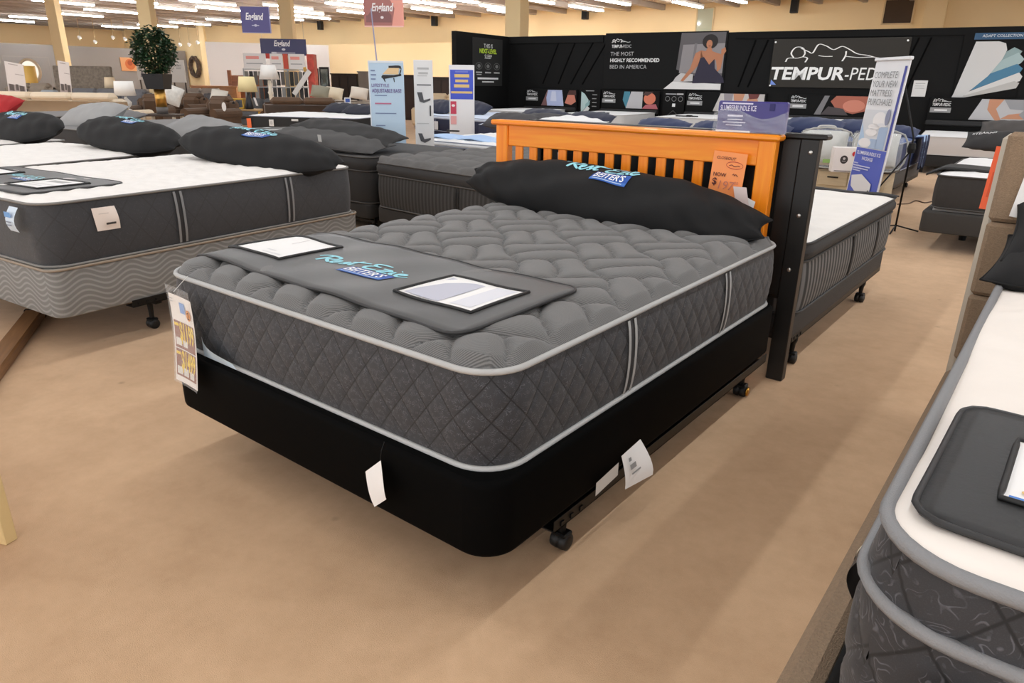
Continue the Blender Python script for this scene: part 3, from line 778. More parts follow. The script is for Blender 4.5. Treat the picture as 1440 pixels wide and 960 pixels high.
def icon(cx, cy): return [RING(cx, cy, .1, .065, .008), EL(cx, cy, .05, .04)]
poster('next_level_board', 'dark grey board with lime and white lettering and three round icons', 'poster', on_return(1.64, 1.25, 0.012), (0, 0, A68+R(90)), 1.3, 1.06, mat((44, 44, 43), .5, spec=.2),
       [((120, 120, 118), icon(.2, .42)+icon(.5, .42)+icon(.8, .42)), ((170, 170, 168), [Q(.1, .27, .3, .30), Q(.12, .23, .28, .25), Q(.4, .27, .6, .30), Q(.7, .27, .9, .30)]), ((222, 222, 222), [Q(.15, .14, .85, .18), Q(.3, .075, .7, .1)])],
       [((228, 228, 228), [('THIS IS', .5, .80, .085, {'align': 'c', 'wmax': .42}), ('SLEEP', .5, .58, .085, {'align': 'c', 'wmax': .4})]),
        ((186, 214, 64), [('NEXT-LEVEL', .5, .69, .09, {'align': 'c', 'bold': .03, 'wmax': .8})])], thick=0.012)

# head units with photo prints behind each bed on the display wall
def bedhead(name, label, s0, s1, pics, z0=0.72, z1=1.2, logo=(.03, .62)):
    wd = s1-s0; root = empty(name, label, 'headboard', on_wall(s0, 0, 0.10), A68, 'black headboard units along the display wall')
    MB().box(0, wd, 0.0, 0.08, 0.02, z1, 0.01).build('panel', mat((15, 15, 15), 0.6, spec=.15), root)
    MB().box(0.0, wd, -0.10, 0.0, z0-0.02, z0+0.07, 0.02).build('bolster', mat((30, 30, 31), 0.7), root)
    ph = [(c, [([(p[0]*wd, z0+0.09+p[1]*(z1-z0-0.10)) for p in v], f) for v, f in ps]) for c, ps in pics]
    fm = lambda a, b, o: (a, -o, b)
    lay('photo_print', ph, fm, root, 0.002, 0.001)
    lx, ly = logo[0]*wd, z0+0.09+logo[1]*(z1-z0-0.1); lw = 0.30
    lay('lettering', [((225, 225, 225), [T('TEMPUR-PEDIC', lx, ly, 0.05, 0.02, 0.1, 'l', lw)]+[([(lx+a, ly+0.06+b) for a, b in v], f) for v, f in recl_parts(0, 0, lw, 0.07, 0.008)]), (G2, [Q(lx-.02, ly-.12, lx+lw+.02, ly-.03)]), ((225, 225, 225), [Q(lx+.05, ly-.09, lx+lw-.04, ly-.06)])], fm, root, 0.002, 0.001)
bedhead('display_headboard', 'headboard unit with a print of a sleeper under pale blue bedding near the wall corner', 0.55, 1.98,
        [((120, 84, 84), [PG((.32, .02), (.38, .5), (.44, .98), (.48, .98), (.5, .02))]), ((178, 188, 222), [PG((.44, .02), (.42, .5), (.45, .98), (.72, .98), (.76, .02))]), ((205, 210, 232), [PG((.5, .3), (.52, .9), (.6, .9), (.62, .3))]), ((206, 126, 104), [PG((.78, .2), (.84, .8), (.95, .8), (.99, .3), (.9, .1))]), ((70, 36, 30), [PG((.82, .7), (.86, .98), (.98, .98), (.99, .7))])])
bedhead('display_headboard', 'headboard unit with a print of a blue and grey bed and an orange-lit sleeper', 2.63, 4.06,
        [((66, 130, 150), [PG((.4, .98), (.38, .5), (.44, .05), (.5, .6), (.5, .98))]), ((186, 184, 186), [PG((.44, .02), (.52, .98), (.72, .98), (.72, .02))]), ((212, 118, 88), [EL(.84, .6, .1, .33)]), ((70, 44, 40), [PG((.72, .8), (.76, .99), (.9, .99), (.8, .75))]), ((180, 96, 104), [PG((.72, .02), (.78, .25), (.95, .3), (.99, .02))])])
bedhead('display_headboard', 'headboard unit with a print of two people in bed behind the purple package', 4.68, 6.40,
        [((196, 190, 186), [PG((.36, .02), (.44, .98), (.98, .98), (.98, .02))]), ((150, 142, 146), [PG((.48, .98), (.5, .4), (.58, .3), (.6, .98))]), (SK, [PG((.6, .98), (.62, .5), (.7, .3), (.74, .98)), EL(.84, .55, .07, .3)]), ((110, 50, 46), [PG((.78, .98), (.8, .7), (.9, .75), (.92, .98))]), ((225, 222, 220), [PG((.4, .02), (.5, .3), (.7, .2), (.9, .28), (.95, .02))])])
bedhead('display_headboard', 'headboard unit with a print of a dark-haired sleeper behind the blue pillows', 6.85, 8.42,
        [((120, 118, 120), [PG((.34, .02), (.44, .98), (.5, .98), (.42, .02))]), ((170, 96, 76), [PG((.52, .7), (.58, .98), (.98, .98), (.98, .3), (.8, .1), (.6, .3))]), ((206, 130, 108), [EL(.8, .5, .13, .3)]), ((70, 62, 64), [PG((.42, .02), (.5, .45), (.68, .35), (.75, .02))])])
bedhead('display_headboard', 'headboard unit with a print of a bearded sleeper below the layer board', 9.40, 11.3,
        [((186, 186, 188), [PG((.36, .02), (.44, .98), (.99, .98), (.99, .02))]), (SK, [PG((.5, .98), (.5, .5), (.58, .02), (.63, .02), (.57, .55), (.62, .98)), EL(.93, .6, .09, .36), PG((.62, .1), (.68, .3), (.8, .4), (.85, .1))]), ((150, 152, 156), [PG((.62, .98), (.68, .55), (.82, .5), (.84, .98)), PG((.76, .3), (.8, .55), (.9, .2), (.82, .05))]), ((84, 52, 40), [PG((.86, .4), (.92, .22), (1., .3), (1., .5), (.94, .42))])])

def info_panel(label, s0, s1, pics, texts):
    poster('info_panel', label, 'sign', on_wall(s0, 0.6, 0.06), WROT, s1-s0, 0.62, mat((17, 17, 17), .6, spec=.15), pics, texts, thick=0.05, group='narrow info panels between the display headboards')
info_panel('narrow black info panel with a pale fan of mattress layers', 2.04, 2.58, [((190, 214, 214), [PG((.08, .3), (.08, .9), (.25, .82), (.45, .6), (.4, .4), (.1, .12))]), ((150, 188, 192), [PG((.3, .45), (.52, .6), (.5, .42), (.3, .3))]), ((228, 230, 230), [PG((.1, .1), (.4, .38), (.52, .3), (.45, .2), (.15, .08))]), ((150, 150, 150), [Q(.3, .92, .7, .95), Q(.62, .78, .85, .81), Q(.62, .64, .82, .67), Q(.62, .5, .84, .53), Q(.62, .36, .84, .39)])], [])
info_panel('narrow black info panel with three small round icons and a white square', 4.14, 4.64, [((130, 130, 130), [RING(.2, .72, .09, .07, .02), RING(.5, .72, .09, .07, .02), RING(.8, .72, .09, .07, .02)]), ((235, 235, 235), [Q(.44, .45, .58, .56)]), ((90, 90, 90), [RING(.5, .15, .24, .16, .02, 4)]), ((190, 190, 190), [Q(.1, .87, .6, .9), Q(.62, .86, .92, .91)])], [])

# loudspeakers high on the beige wall
for lab, px, py in (('black loudspeaker high on the beige wall above the wide printed board', 828, 20), ('black loudspeaker high on the beige wall above the brand banner', 1120, 10), ('black loudspeaker on the beige wall beside the pink hanging sign', 617, 30), ('black loudspeaker on the beige wall beside the tall pale column', 457, 36)):
    d = _fw+(px-720)/F_PX*_rt-(py-480)/F_PX*_up; n = np.array([-DV[1], DV[0], 0]); t = ((np.array([UW[0], UW[1], 0])-CAM)@n)/(d@n); p = CAM+d*t+np.array([DV[1], -DV[0], 0])*.14
    root = empty('loudspeaker', lab, 'loudspeaker', (p[0], p[1], p[2]), A68, 'wall loudspeakers')
    MB().box(-.14, .14, -.36, -.1, -.25, .25, .02).build('cabinet', mat((28, 27, 26), 0.5), root)
    MB().box(-.11, .11, -.37, -.36, -.2, .2, .004).build('grille', mat((14, 14, 14), 0.7), root)
    MB().box(-.03, .03, -.1, 0.0, -.05, .05).build('bracket', BLACK_METAL, root)

# fluorescent strip fixtures in view ---------------------------------
def fixture(p, label):
    root = empty('ceiling_light', label, 'ceiling light', p, 0, 'fluorescent strip lights under the ceiling')
    MB().box(-.11, .11, -1.24, 1.24, .06, .15, .01).build('housing', mat((235, 233, 228), 0.5), root)
    for y0 in (-1.22, 0.02):
        for x in (-.06, .06):
            v, f = tube([(x, y0, .03), (x, y0+1.2, .03)], 0.030, 8); mesh('lamp_tube', v, f, TUBE, root)
    for y in (-.9, .9):
        v, f = tube([(0, y, .15), (0, y, .33)], 0.008, 5); mesh('hanger', v, f, BLACK_METAL, root)
    return root
TUBE = mat((250, 252, 255), 0.4, emit=42.0)
FX = [(15, 30), (49, 26), (110, 22), (157, 17), (172, 39), (222, 37), (180, 3), (240, 13), (293, 5), (312, 14), (320, 30), (268, 34), (406, 11), (424, 18), (398, 27), (436, 25), (492, 9), (505, 19),
      (610, 7), (608, 16), (703, 12), (712, 18), (825, 13), (862, 4), (968, 8), (497, 2), (556, 1), (642, 1), (752, 2), (90, 5), (1030, 1)]
ORD = 'first second third fourth fifth sixth seventh eighth ninth tenth eleventh twelfth thirteenth fourteenth fifteenth sixteenth'.split()
ZONES = ((260, 'over the far furniture section'), (480, 'over the racks and hanging shop signs'), (9999, 'above the pale back wall'))
def light_label(px):
    lo = 0
    for hi, txt in ZONES:
        if px < hi:
            k = sorted(q[0] for q in FX if lo <= q[0] < hi).index(px)
            return 'white fluorescent strip light %s, %s from the left' % (txt, ORD[k])
        lo = hi
f0 = None
for k, (px, py) in enumerate(FX):
    p = onz(px, py, 4.25)
    lab = light_label(px)
    if f0 is None: f0 = fixture(p, lab)
    else:
        r = f0.copy(); COL.objects.link(r); r.location = p; r['label'] = lab
        for ch in f0.children:
            c = ch.copy(); COL.objects.link(c); c.parent = r

# ================================================================== THE GREY BED IN THE MIDDLE
TOPGREY = corduroy((78, 78, 78), (120, 120, 119))
SIDEDARK = damask((48, 49, 53), (94, 95, 101), (18, 18, 20), 0.092, 0.112, 75, 6, 0.8)
MW, ML, MZ0, MZ1 = 1.524, 2.0, 0.428, 0.692
bed_frame('black steel bed frame with casters under the black box spring of the grey bed', MW, ML+0.05, 0.150, (0.02, -0.03, 0), 0,
          [(-0.05, 0.40), (-0.05, 1.86), (-MW+0.05, 0.40), (-MW+0.05, 1.86)], brass=((-0.05, 1.86),), rail_ext=0.002, rail0=0.28)
box_spring('black fabric box spring under the dark grey quilted mattress', MW, ML+0.02, 0.206, 0.424, (0.03, -0.04, 0), 0, mat((5, 5, 5), 0.7, bump=0.1, bscale=600, spec=0.05), r=0.09, off=0.008)
mattress('mattress', 'dark grey mattress with basket-weave quilted top and pale grey piping', MW, ML, MZ0, MZ1, (0, 0, 0), 0, TOPGREY, SIDEDARK,
         relief=lambda X, Y: basket(X, Y, 0.26, 0.030), res=0.0075, crown=0.024, diamond=(0.092, 0.112, 0.004), zres=0.008, r=0.12,
         handles=(('right', 0.64), ('right', 1.38), ('left', 0.64), ('left', 1.38)), bulge=0.012, pr=0.0085)

def main_top(x, y):     # world height of that quilt's puff tops
    d = max(0.0, min(-x, x+MW, y, ML-y)); t = min(1, d/0.16)
    return MZ1+0.024*(1-(1-t)**2)+0.030*min(1, d/0.03)
mx0, my0, mrz = -0.165, 0.075, R(-1.5)
def mat_z(a, b):
    x = mx0+a*math.cos(mrz)-b*math.sin(mrz); y = my0+a*math.sin(mrz)+b*math.cos(mrz)
    over = max(0.0, -MW+0.01-x)
    return main_top(x, y)+0.004+0.003*math.sin(a*9+b*4)+0.002*math.sin(a*21-b*11)-over*0.45
GREY_PRINT = ((206, 206, 208), [Q(-1.30, .27, -1.20, .36)])
foot_mat('charcoal vinyl foot mat with two card windows across the grey mattress foot', 1.40, 0.54, (mx0, my0, 0), mrz, mat_z,
         [(((-1.33, .13), (-1.00, .40)), [((214, 212, 212), [Q(-1.29, .30, -1.17, .38)]), ((225, 226, 228), [Q(-1.30, .16, -1.05, .17), Q(-1.30, .19, -1.12, .20)])]),
          (((-0.40, .13), (-0.09, .385)), [((196, 198, 212), [Q(-.38, .15, -.24, .36)]), ((226, 228, 236), [Q(-.20, .16, -.12, .37)])])],
         mark=(-0.93, 0.22, 0.078, R(4)), r=0.06)
# black body pillow leaning on the headboard
pillow('body_pillow', 'long black body pillow with script lettering leaning on the orange headboard', 1.70, 0.33, 0.25, place((-0.85, 1.835, 0.815), R(44), R(-1.5), R(2.4)), FABRIC_BLACK,
       tip=0.72, seed=3, wr=0.012, mark=(-0.20, 0.078, 0.076, R(-1)), nu=90, nv=30)

# price tag hanging at the foot corner
t = empty('price_tag', 'white and brown price tag in a clear sleeve hanging at the grey mattress corner', 'price tag', (-1.375, -0.082, 0.688), R(-4), rot=(0, R(2), R(4))); t.scale = (.96, 1, 1.08)
def tagf(a, b, o): return (a, -0.002-o+0.018*math.sin((b+.33)/.33*2.4)-0.012*(a/.15)**2, b)
lay('paper_card', [((244, 238, 232), [Q(0, -.325, .152, -.03, 4, 8)])], tagf, t, 0.0)
lay('print', [((150, 96, 76), [Q(.008, -.21, .144, -.118, 4, 3), Q(.008, -.305, .144, -.214, 4, 3)]), ((226, 222, 214), [Q(.015, -.2, .05, -.175), Q(.06, -.2, .09, -.178), Q(.015, -.298, .05, -.272), Q(.058, -.298, .09, -.272), Q(.1, -.298, .13, -.275)]),
              ((130, 170, 225), [Q(.065, -.085, .1, -.05)]), ((232, 150, 50), [EL(.122, -.083, .016, .018)]), ((60, 50, 50), [ST([(.115, -.078), (.125, -.073), (.124, -.085), (.118, -.094), (.13, -.093)], .003)]), ((180, 175, 170), [Q(.01, -.045, .03, -.042), Q(.01, -.055, .03, -.052)])], tagf, t, 0.0012)
lay('lettering', [((246, 210, 50), [T('$1199', .044, -.180, .060, .035, 0, 'l', .098), T('$1499', .044, -.276, .060, .035, 0, 'l', .098), Q(.012, -.135, .04, -.125), Q(.012, -.232, .04, -.222)])], tagf, t, 0.0026)
lay('clear_sleeve', [(CLEAR, [Q(-.004, -.33, .156, 0, 4, 8)])], tagf, t, 0.004)
v, f = tube([(.07, -.006, -.012), (.075, 0.02, .01), (.08, .045, .03)], 0.0012, 5); mesh('string', v, f, mat((210, 210, 208), 0.4), t)
t = empty('mattress_label', 'pale blue sewn label curling out below the price tag', 'label', (-1.275, -0.02, 0.425))
sheet('flap', lambda u, v: (0.20*u, -0.008-0.03*math.sin(math.pi*min(1, u*1.1))*v, 0.012+0.085*v*(1-u)**0.7), 10, 4, mat((196, 216, 232), 0.5), t, 0.0)
def hang_tag(label, loc, rz, w_, h_, curl, twist, blk=True):
    t = empty('hang_tag', label, 'tag', loc, rz)
    sheet('paper', lambda u, v: (-w_*.55*(1-u)*.9+.35*w_*v+.012*math.sin(v*3)*u, -0.004-curl*math.sin(v*1.9)*(.5+.5*u), -.5*h_*(1-u)-.72*h_*v), 8, 10, PAPER, t)
    v, f = tube([(0, 0.012, 0.05), (0.004, -.004, .03), (0, -.006, 0.0)], 0.0012, 5); mesh('string', v, f, BLACK, t)
    return t
hang_tag('white curled hang tag on the black box spring at the bed foot', (-0.335, -0.062, 0.385), 0, 0.135, 0.12, 0.032, -0.02)
t = empty('law_label', 'white folded law label below the black box spring beside the bed rail', 'label', (0.045, 0.42, 0.19), R(90))
sheet('strip', lambda u, v: (0.13*u, -0.006, 0.045-0.045*v+0.012*u), 2, 2, mat((214, 212, 208), 0.6), t)
sheet('flap', lambda u, v: (0.14+0.12*u, -0.008-0.055*math.sin(v*1.7)*(.4+.6*u), 0.075-0.11*v+0.01*u), 6, 6, PAPER, t)
lay('print', [((150, 150, 150), [Q(.155, .03, .19, .045), Q(.155, .015, .21, .02), Q(.155, .055, .17, .066)])], lambda a, b, o: (a, -0.022-(0.065-b)*.35-o, b), t, 0.004)

# ------------------------------------------------------------------ headboards back to back
ORW = wood((244, 128, 8), (255, 158, 30), (26, 26, 1.6), 0.35); ORW_H = wood((246, 132, 10), (255, 162, 32), (1.6, 26, 26), 0.35)
hb = empty('slatted_headboard', 'honey orange wooden headboard with vertical slats', 'headboard', (0, 2.035, 0))
MB().box(-1.695, -0.075, -0.015, 0.075, 1.118, 1.145, 0.008).build('cap', ORW_H, hb)
MB().box(-1.585, -0.165, 0.012, 0.042, 1.008, 1.12, 0.004).build('top_rail', ORW_H, hb)
MB().box(-1.585, -0.165, 0.012, 0.042, 0.46, 0.56, 0.004).build('bottom_rail', ORW_H, hb)
for x0, x1 in ((-1.665, -1.585), (-0.170, -0.092)): MB().box(x0, x1, 0.0, 0.055, 0.0, 1.12, 0.005).build('post', ORW, hb)
pitch = 1.40/14.45
sv, sf = rbox(0, 0.051, 0.018, 0.032, 0.555, 1.01, 0.003); s0 = None
for k in range(14):
    x = -1.585+0.046+pitch*k*1.0
    if s0 is None: s0 = mesh('slat', sv, sf, ORW, hb, loc=(x, 0, 0))
    else:
        c = s0.copy(); COL.objects.link(c); c.parent = hb; c.location.x = x
bp = empty('panel_headboard', 'black wooden headboard standing back to back with the orange one', 'headboard', (0, 2.115, 0))
BLW = mat((19, 18, 17), 0.42, var=0.1, vscale=3, stretch=(20, 20, 1))
MB().box(-1.50, 0.098, -0.004, 0.078, 1.128, 1.150, 0.006).build('cap', BLW, bp)
MB().box(-1.42, -0.02, 0.02, 0.04, 0.40, 1.128).build('back_panel', mat((14, 13, 13), 0.5), bp)
for x0, x1 in ((-1.48, -1.405), (-0.012, 0.066)): MB().box(x0, x1, 0.0, 0.055, 0.0, 1.13, 0.004).build('post', BLW, bp)
MB().box(-0.09, -0.012, 0.004, 0.05, 0.42, 1.128, 0.003).build('stile', BLW, bp)
for x, z in ((0.036, 1.075), (0.028, 0.80), (0.022, 0.55)):
    MB().lathe([(0.009, 0), (0.009, 0.004), (0.004, 0.006)], 10, 0, Matrix.Translation((x, 0, z)) @ Matrix.Rotation(R(90), 4, 'X')).build('bolt', mat((210, 208, 204), 0.3, metal=0.9), bp, True)

t = poster('sale_card', 'orange handwritten closeout price card on the headboard slats', 'price tag', (-0.375, 2.015, 0.79), (R(-1), R(3), 0), 0.158, 0.275, (255, 158, 92),
           [((190, 70, 50), [RING(.68, .80, .24, .05, .012)]), ((110, 50, 40), [ST([(.66, .645), (.7, .665), (.72, .64), (.76, .66), (.82, .63)], .014), ST([(.52, .79), (.6, .805), (.68, .785), (.78, .80), (.84, .79)], .012)])],
           [((90, 36, 34), [('CLOSEOUT', .12, .88, .045, {'shear': .15, 'bold': .01, 'wmax': .60}), ('NOW', .10, .60, .06, {'bold': .015}), ('$', .10, .46, .11, {'bold': .02})]),
            ((196, 120, 96), [('197', .3, .40, .14, {'shear': .15}), ('.00', .74, .50, .05, {})])], thick=0.002)
t = empty('hang_tag', 'white paper tags tucked behind the orange price card', 'tag', (-0.245, 2.0, 0.80))
sheet('paper', lambda u, v: (0.06*u+0.03*(1-v), 0.004*u, 0.115*v), 2, 2, mat((226, 208, 204), 0.5), t)
sheet('paper', lambda u, v: (0.035+0.05*u+0.03*(1-v)*0+0.02*v, 0.01+0.004*u, -0.03+0.105*v-0.02*u), 2, 2, PAPER, t)
t = empty('hang_tag', 'small white tag hanging between the orange headboard slats', 'tag', (-1.27, 2.082, 0.99), group=None)
sheet('paper', lambda u, v: (0.025*u+0.006*v, 0.0, -0.075*v), 2, 2, PAPER, t)
# package standing on the cap
pk = empty('package', 'purple pillow pack in a plastic wrapper standing on the orange headboard', 'package', (-0.375, 2.055, 1.147), R(-1))
PUR = mat((62, 56, 128), 0.35, var=0.05, vscale=6)
MB().box(0, 0.31, -.012, .022, 0, .132, .006).build('carton', PUR, pk)
fm = lambda a, b, o: (a, -.012-o, b)
lay('lettering', [((225, 222, 240), [T('SLUMBERBUNDLE ICE', .012, .092, .022, .012, 0, 'l', .165), Q(.02, .119, .16, .125), Q(.05, .066, .12, .074), Q(.05, .052, .12, .056), Q(.03, .04, .135, .044), Q(.045, .028, .12, .032)]), ((36, 34, 98), [Q(.235, .095, .258, .125)])], fm, pk, 0.001)
MB().box(0, .16, -.014, -.011, 0, .008).build('white_edge', WHITE, pk)
sheet('plastic_wrap', lambda u, v: (-.012+.334*u, -.019-.004*math.sin(u*17+v*9)-.003*math.sin(v*23), .001+.08*v+.02*math.sin(u*7)*v), 24, 10, CLEAR, pk)

# ================================================================== WHITE BED BEHIND THE HEADBOARDS
WHITE_TOP = mat((240, 237, 232), 0.75, var=0.025, vscale=7, bump=0.5, bscale=34)
RIB = striped((44, 44, 44), (112, 111, 110), 0.055)
bed_frame('black steel bed frame under the white bed behind the black headboard', 1.5, 2.05, 0.165, (0.045, 2.16, 0), 0, [(-0.03, 0.24), (-0.03, 1.66), (-1.4, 1.66)], rail_ext=0.0, rail0=0.1)
box_spring('slim charcoal box spring under the white-topped ribbed mattress', 1.5, 2.02, 0.185, 0.312, (0.05, 2.17, 0), 0, mat((42, 41, 41), 0.7, bump=0.2, bscale=300))
mattress('mattress', 'white-topped mattress with charcoal border and ribbed grey sides behind the black headboard', 1.5, 2.03, 0.318, 0.655, (0.055, 2.175, 0), 0, WHITE_TOP, RIB, mat((60, 60, 60), 0.7),
         relief=lambda X, Y: waves(X, Y, 0.16, 0.005), res=0.02, crown=0.012, band=0.085, band_mat=mat((46, 45, 45), 0.75, bump=0.3, bscale=300), pr=0.006, zres=0.03, r=0.12,
         handles=(('right', 0.95), ('right', 1.55)), handle_cols=((14, 14, 14), (14, 14, 14)))
bd = empty('bed_runner', 'dark charcoal edge cover folded along the white bed foot', 'bed cover', (0.055, 2.175, 0))
sheet('cloth', lambda u, v: (-1.46+1.47*u, 1.93+.10*v-.02*math.sin(u*3.1)*(1-v), .672+.008*math.sin(v*3.1)+.004*math.sin(u*14)-0.012*max(0, u-.93)/.07), 40, 5, mat((38, 37, 37), 0.75), bd, 0.008)

# ================================================================== WHITE BEDS TO THE LEFT
SIDE_B = damask((55, 56, 59), (68, 69, 72), (50, 50, 52), 0.16, 0.2, 60, 5, 0.6)
WQ = mat((243, 240, 236), 0.75, var=0.03, vscale=9, bump=0.45, bscale=40)
GREYBOX = wavy((132, 131, 128), (160, 159, 156))
PIPE_B = mat((128, 126, 122), 0.6)
def head_of(foot, rz, l, x): return (foot[0]-math.sin(rz)*l+math.cos(rz)*x, foot[1]+math.cos(rz)*l+math.sin(rz)*x)
BF, BR_ = (-2.80, 0.06), R(5.5)
bed_frame('black steel bed frame with casters below the grey wavy box spring', 1.524, 2.06, 0.2, (*BF, 0), BR_, [(-0.12, 0.52), (-0.12, 1.7), (-1.4, 0.52)], rail_ext=0.02, rail0=0.35)
box_spring('pale grey box spring woven with wavy bands under the near white-topped mattress', 1.524, 2.05, 0.215, 0.462, (*BF, 0), BR_, GREYBOX, r=0.05, off=0.012, pipe=mat((150, 136, 120), 0.6))
mattress('mattress', 'white-topped mattress with dark charcoal sides on a grey wavy box spring', 1.524, 2.05, 0.470, 0.772, (*BF, 0), BR_, WQ, SIDE_B, PIPE_B,
         relief=lambda X, Y: waves(X, Y, 0.11, 0.008), res=0.014, crown=0.02, zres=0.02, r=0.11, handles=(('right', 0.70), ('right', 1.46)), handle_cols=((132, 133, 134), (42, 42, 44)), pr=0.007)
def zB(a, b): return 0.772+0.02+0.012-0.002*math.sin(a*11)
p = head_of(BF, BR_, 0.06, -0.22)
foot_mat('charcoal vinyl foot mat on the white-topped bed with the wavy box spring', 1.22, 0.50, (p[0], p[1], 0), BR_, lambda a, b: zB(a, b)-0.06*max(0, 0.04-b)-0.004,
         [(((-0.44, .10), (-0.10, .36)), [((176, 176, 176), [Q(-.38, .27, -.2, .32)]), ((214, 214, 214), [Q(-.38, .2, -.16, .21), Q(-.38, .16, -.2, .17)])]), (((-1.15, .12), (-0.85, .38)), [])], mark=(-0.82, 0.27, 0.07, R(2)))
p = head_of(BF, BR_, 1.72, -0.80)
pillow('body_pillow', 'long black body pillow with script lettering on the near white-topped bed', 1.52, 0.40, 0.21, place((p[0]+0.26, p[1]-0.02, 0.880), R(22), BR_+R(3), R(4)), FABRIC_BLACK, tip=0.8, seed=5, mark=(-0.28, 0.06, 0.08, R(0)), nu=80, nv=28)
t = empty('hang_tag', 'square white paper tag on the dark side of the near white-topped mattress', 'tag', (*head_of(BF, BR_, 0.23, 0.016), 0.73), BR_+R(90))
sheet('paper', lambda u, v: (0.115*(u-.0)+.012*v, -0.004-0.014*math.sin(v*3)*u, -0.115*v), 5, 6, mat((238, 226, 216), 0.6), t)
lay('print', [((60, 56, 54), [Q(.05, -.085, .1, -.075)]), ((214, 204, 196), [Q(.02, -.03, .07, -.026)])], lambda a, b, o: (a, -.024-o, b), t)
t = empty('mattress_label', 'pale blue sewn label on the foot corner of the near white-topped mattress', 'label', (*head_of(BF, BR_, -0.02, -0.115), 0.755), BR_)
sheet('flap', lambda u, v: (-0.085+0.085*u, -0.012-0.03*math.sin(v*2.6), -0.115*v), 3, 6, mat((206, 220, 232), 0.5), t)
lay('print', [((110, 160, 214), [Q(-.075, -.045, -.015, -.02)]), ((120, 130, 150), [Q(-.07, -.07, -.02, -.065), Q(-.07, -.085, -.02, -.08)])], lambda a, b, o: (a, -.044-o, b), t)

CF, CR = (-4.57, -0.12), R(12)
box_spring('grey box spring under the white-topped bed second from the aisle', 1.524, 2.03, 0.215, 0.462, (*CF, 0), CR, GREYBOX, r=0.05, off=0.012)
bed_frame('black steel bed frame under the second white-topped bed', 1.524, 2.06, 0.2, (*CF, 0), CR, [(-0.12, 0.52), (-0.12, 1.7)], rail0=0.35)
mattress('mattress', 'white-topped mattress with slim dark sides beyond the near white bed', 1.524, 2.03, 0.470, 0.752, (*CF, 0), CR, WQ, SIDE_B, PIPE_B, relief=lambda X, Y: waves(X, Y, 0.11, 0.007), res=0.02, crown=0.02, zres=0.04, handles=(('right', 0.66), ('right', 1.38)), handle_cols=((132, 133, 134), (42, 42, 44)), pr=0.007)
p = head_of(CF, CR, 1.76, -0.70)
pillow('body_pillow', 'long black body pillow with script lettering on the second white-topped bed', 1.36, 0.40, 0.20, place((p[0]+0.38, p[1]+.16, 0.885), R(26), CR-R(6), R(4)), FABRIC_BLACK, tip=0.8, seed=8, mark=(-0.21, 0.09, 0.066, R(0)), nu=60, nv=20)
DF, DR = (-6.35, -0.2), R(14)
box_spring('grey box spring under the white-topped bed at the frame edge', 1.524, 2.03, 0.215, 0.462, (*DF, 0), DR, GREYBOX, r=0.05)
mattress('mattress', 'white-topped mattress under the black pillow at the frame edge', 1.524, 2.03, 0.470, 0.745, (*DF, 0), DR, WQ, SIDE_B, PIPE_B, res=0.05, crown=0.02, zres=0.06)
p = head_of(DF, DR, 1.72, -0.72)
pillow('body_pillow', 'black body pillow with small script lettering at the far end of the white bed row', 1.45, 0.40, 0.20, place((p[0]+0.42, p[1]+.15, 0.87), R(34), DR-R(8), 0), FABRIC_BLACK, tip=0.75, seed=9, mark=(-0.25, 0.06, 0.072, 0), nu=50, nv=18)

# ------------------------------------------------------------------ second row, heads to the first row
GREYTOP = mat((126, 125, 125), 0.8, var=0.06, vscale=9, bump=0.4, bscale=50)
DKSIDE = mat((52, 51, 51), 0.8, var=0.06, vscale=30, bump=0.3, bscale=200)
def bed2(lab, foot, rz, W, L, z0, zs, z1, top, side, box, res=0.05, band=0.0, band_m=None, legs=((-0.06, 0.1), (-1.4, 0.1)), relief=None, handles=(), crown=0.02, pm=None):
    box_spring(lab[0], W, L, z0, zs-0.006, (*foot, 0), rz, box, r=0.06)
    mattress('mattress', lab[1], W, L, zs, z1, (*foot, 0), rz, top, side, pm or PIPE_B, relief=relief, res=res, crown=crown, zres=0.05, band=band, band_mat=band_m, handles=handles, pr=0.006, handle_cols=((30, 30, 30), (12, 12, 12)))
    bed_frame(lab[2], W, L, z0-0.01, (*foot, 0), rz, legs, rail_ext=0.0, rail0=0.06)
RIBD = striped((50, 49, 48), (68, 67, 66), 0.045)
BAND = mat((58, 57, 57), 0.8, bump=0.3, bscale=200)
bed2(('low dark box spring under the tufted grey bed behind the orange headboard', 'tufted grey pillow-top mattress with ribbed dark sides behind the main bed', 'bed frame below the tufted grey bed'),
     (-2.46, 3.0), R(-6), 1.55, 2.03, 0.125, 0.27, 0.655, mat((104, 103, 102), 0.8, var=0.05, vscale=20, bump=0.4, bscale=200), RIBD, mat((48, 47, 46), 0.75), res=0.02, band=0.10, band_m=BAND, relief=lambda X, Y: tufts(X, Y, 0.30, 0.055), handles=(('foot', -0.42),), pm=mat((92, 90, 88), 0.7))
bed2(('dark box spring under the charcoal bed that carries the grey pillow pile', 'charcoal mattress under a pile of grey and black pillows', 'bed frame below the charcoal bed with the pillow pile'),
     (-4.10, 3.16), R(-3), 1.55, 1.30, 0.125, 0.27, 0.68, mat((74, 73, 73), 0.8, bump=0.3, bscale=80), mat((42, 41, 41), 0.75, bump=0.2, bscale=200), mat((40, 39, 38), 0.75), band=0.12, band_m=mat((50, 49, 49), 0.8), pm=mat((80, 78, 76), 0.7))
pillow('body_pillow', 'plain grey body pillow lying under a black one on the charcoal bed', 1.75, 0.42, 0.15, place((-4.98, 3.42, 0.782), R(12), R(-2), R(2.5)), mat((74, 73, 73), 0.8, var=0.08, vscale=9, bump=0.3, bscale=90), tip=0.3, seed=11)
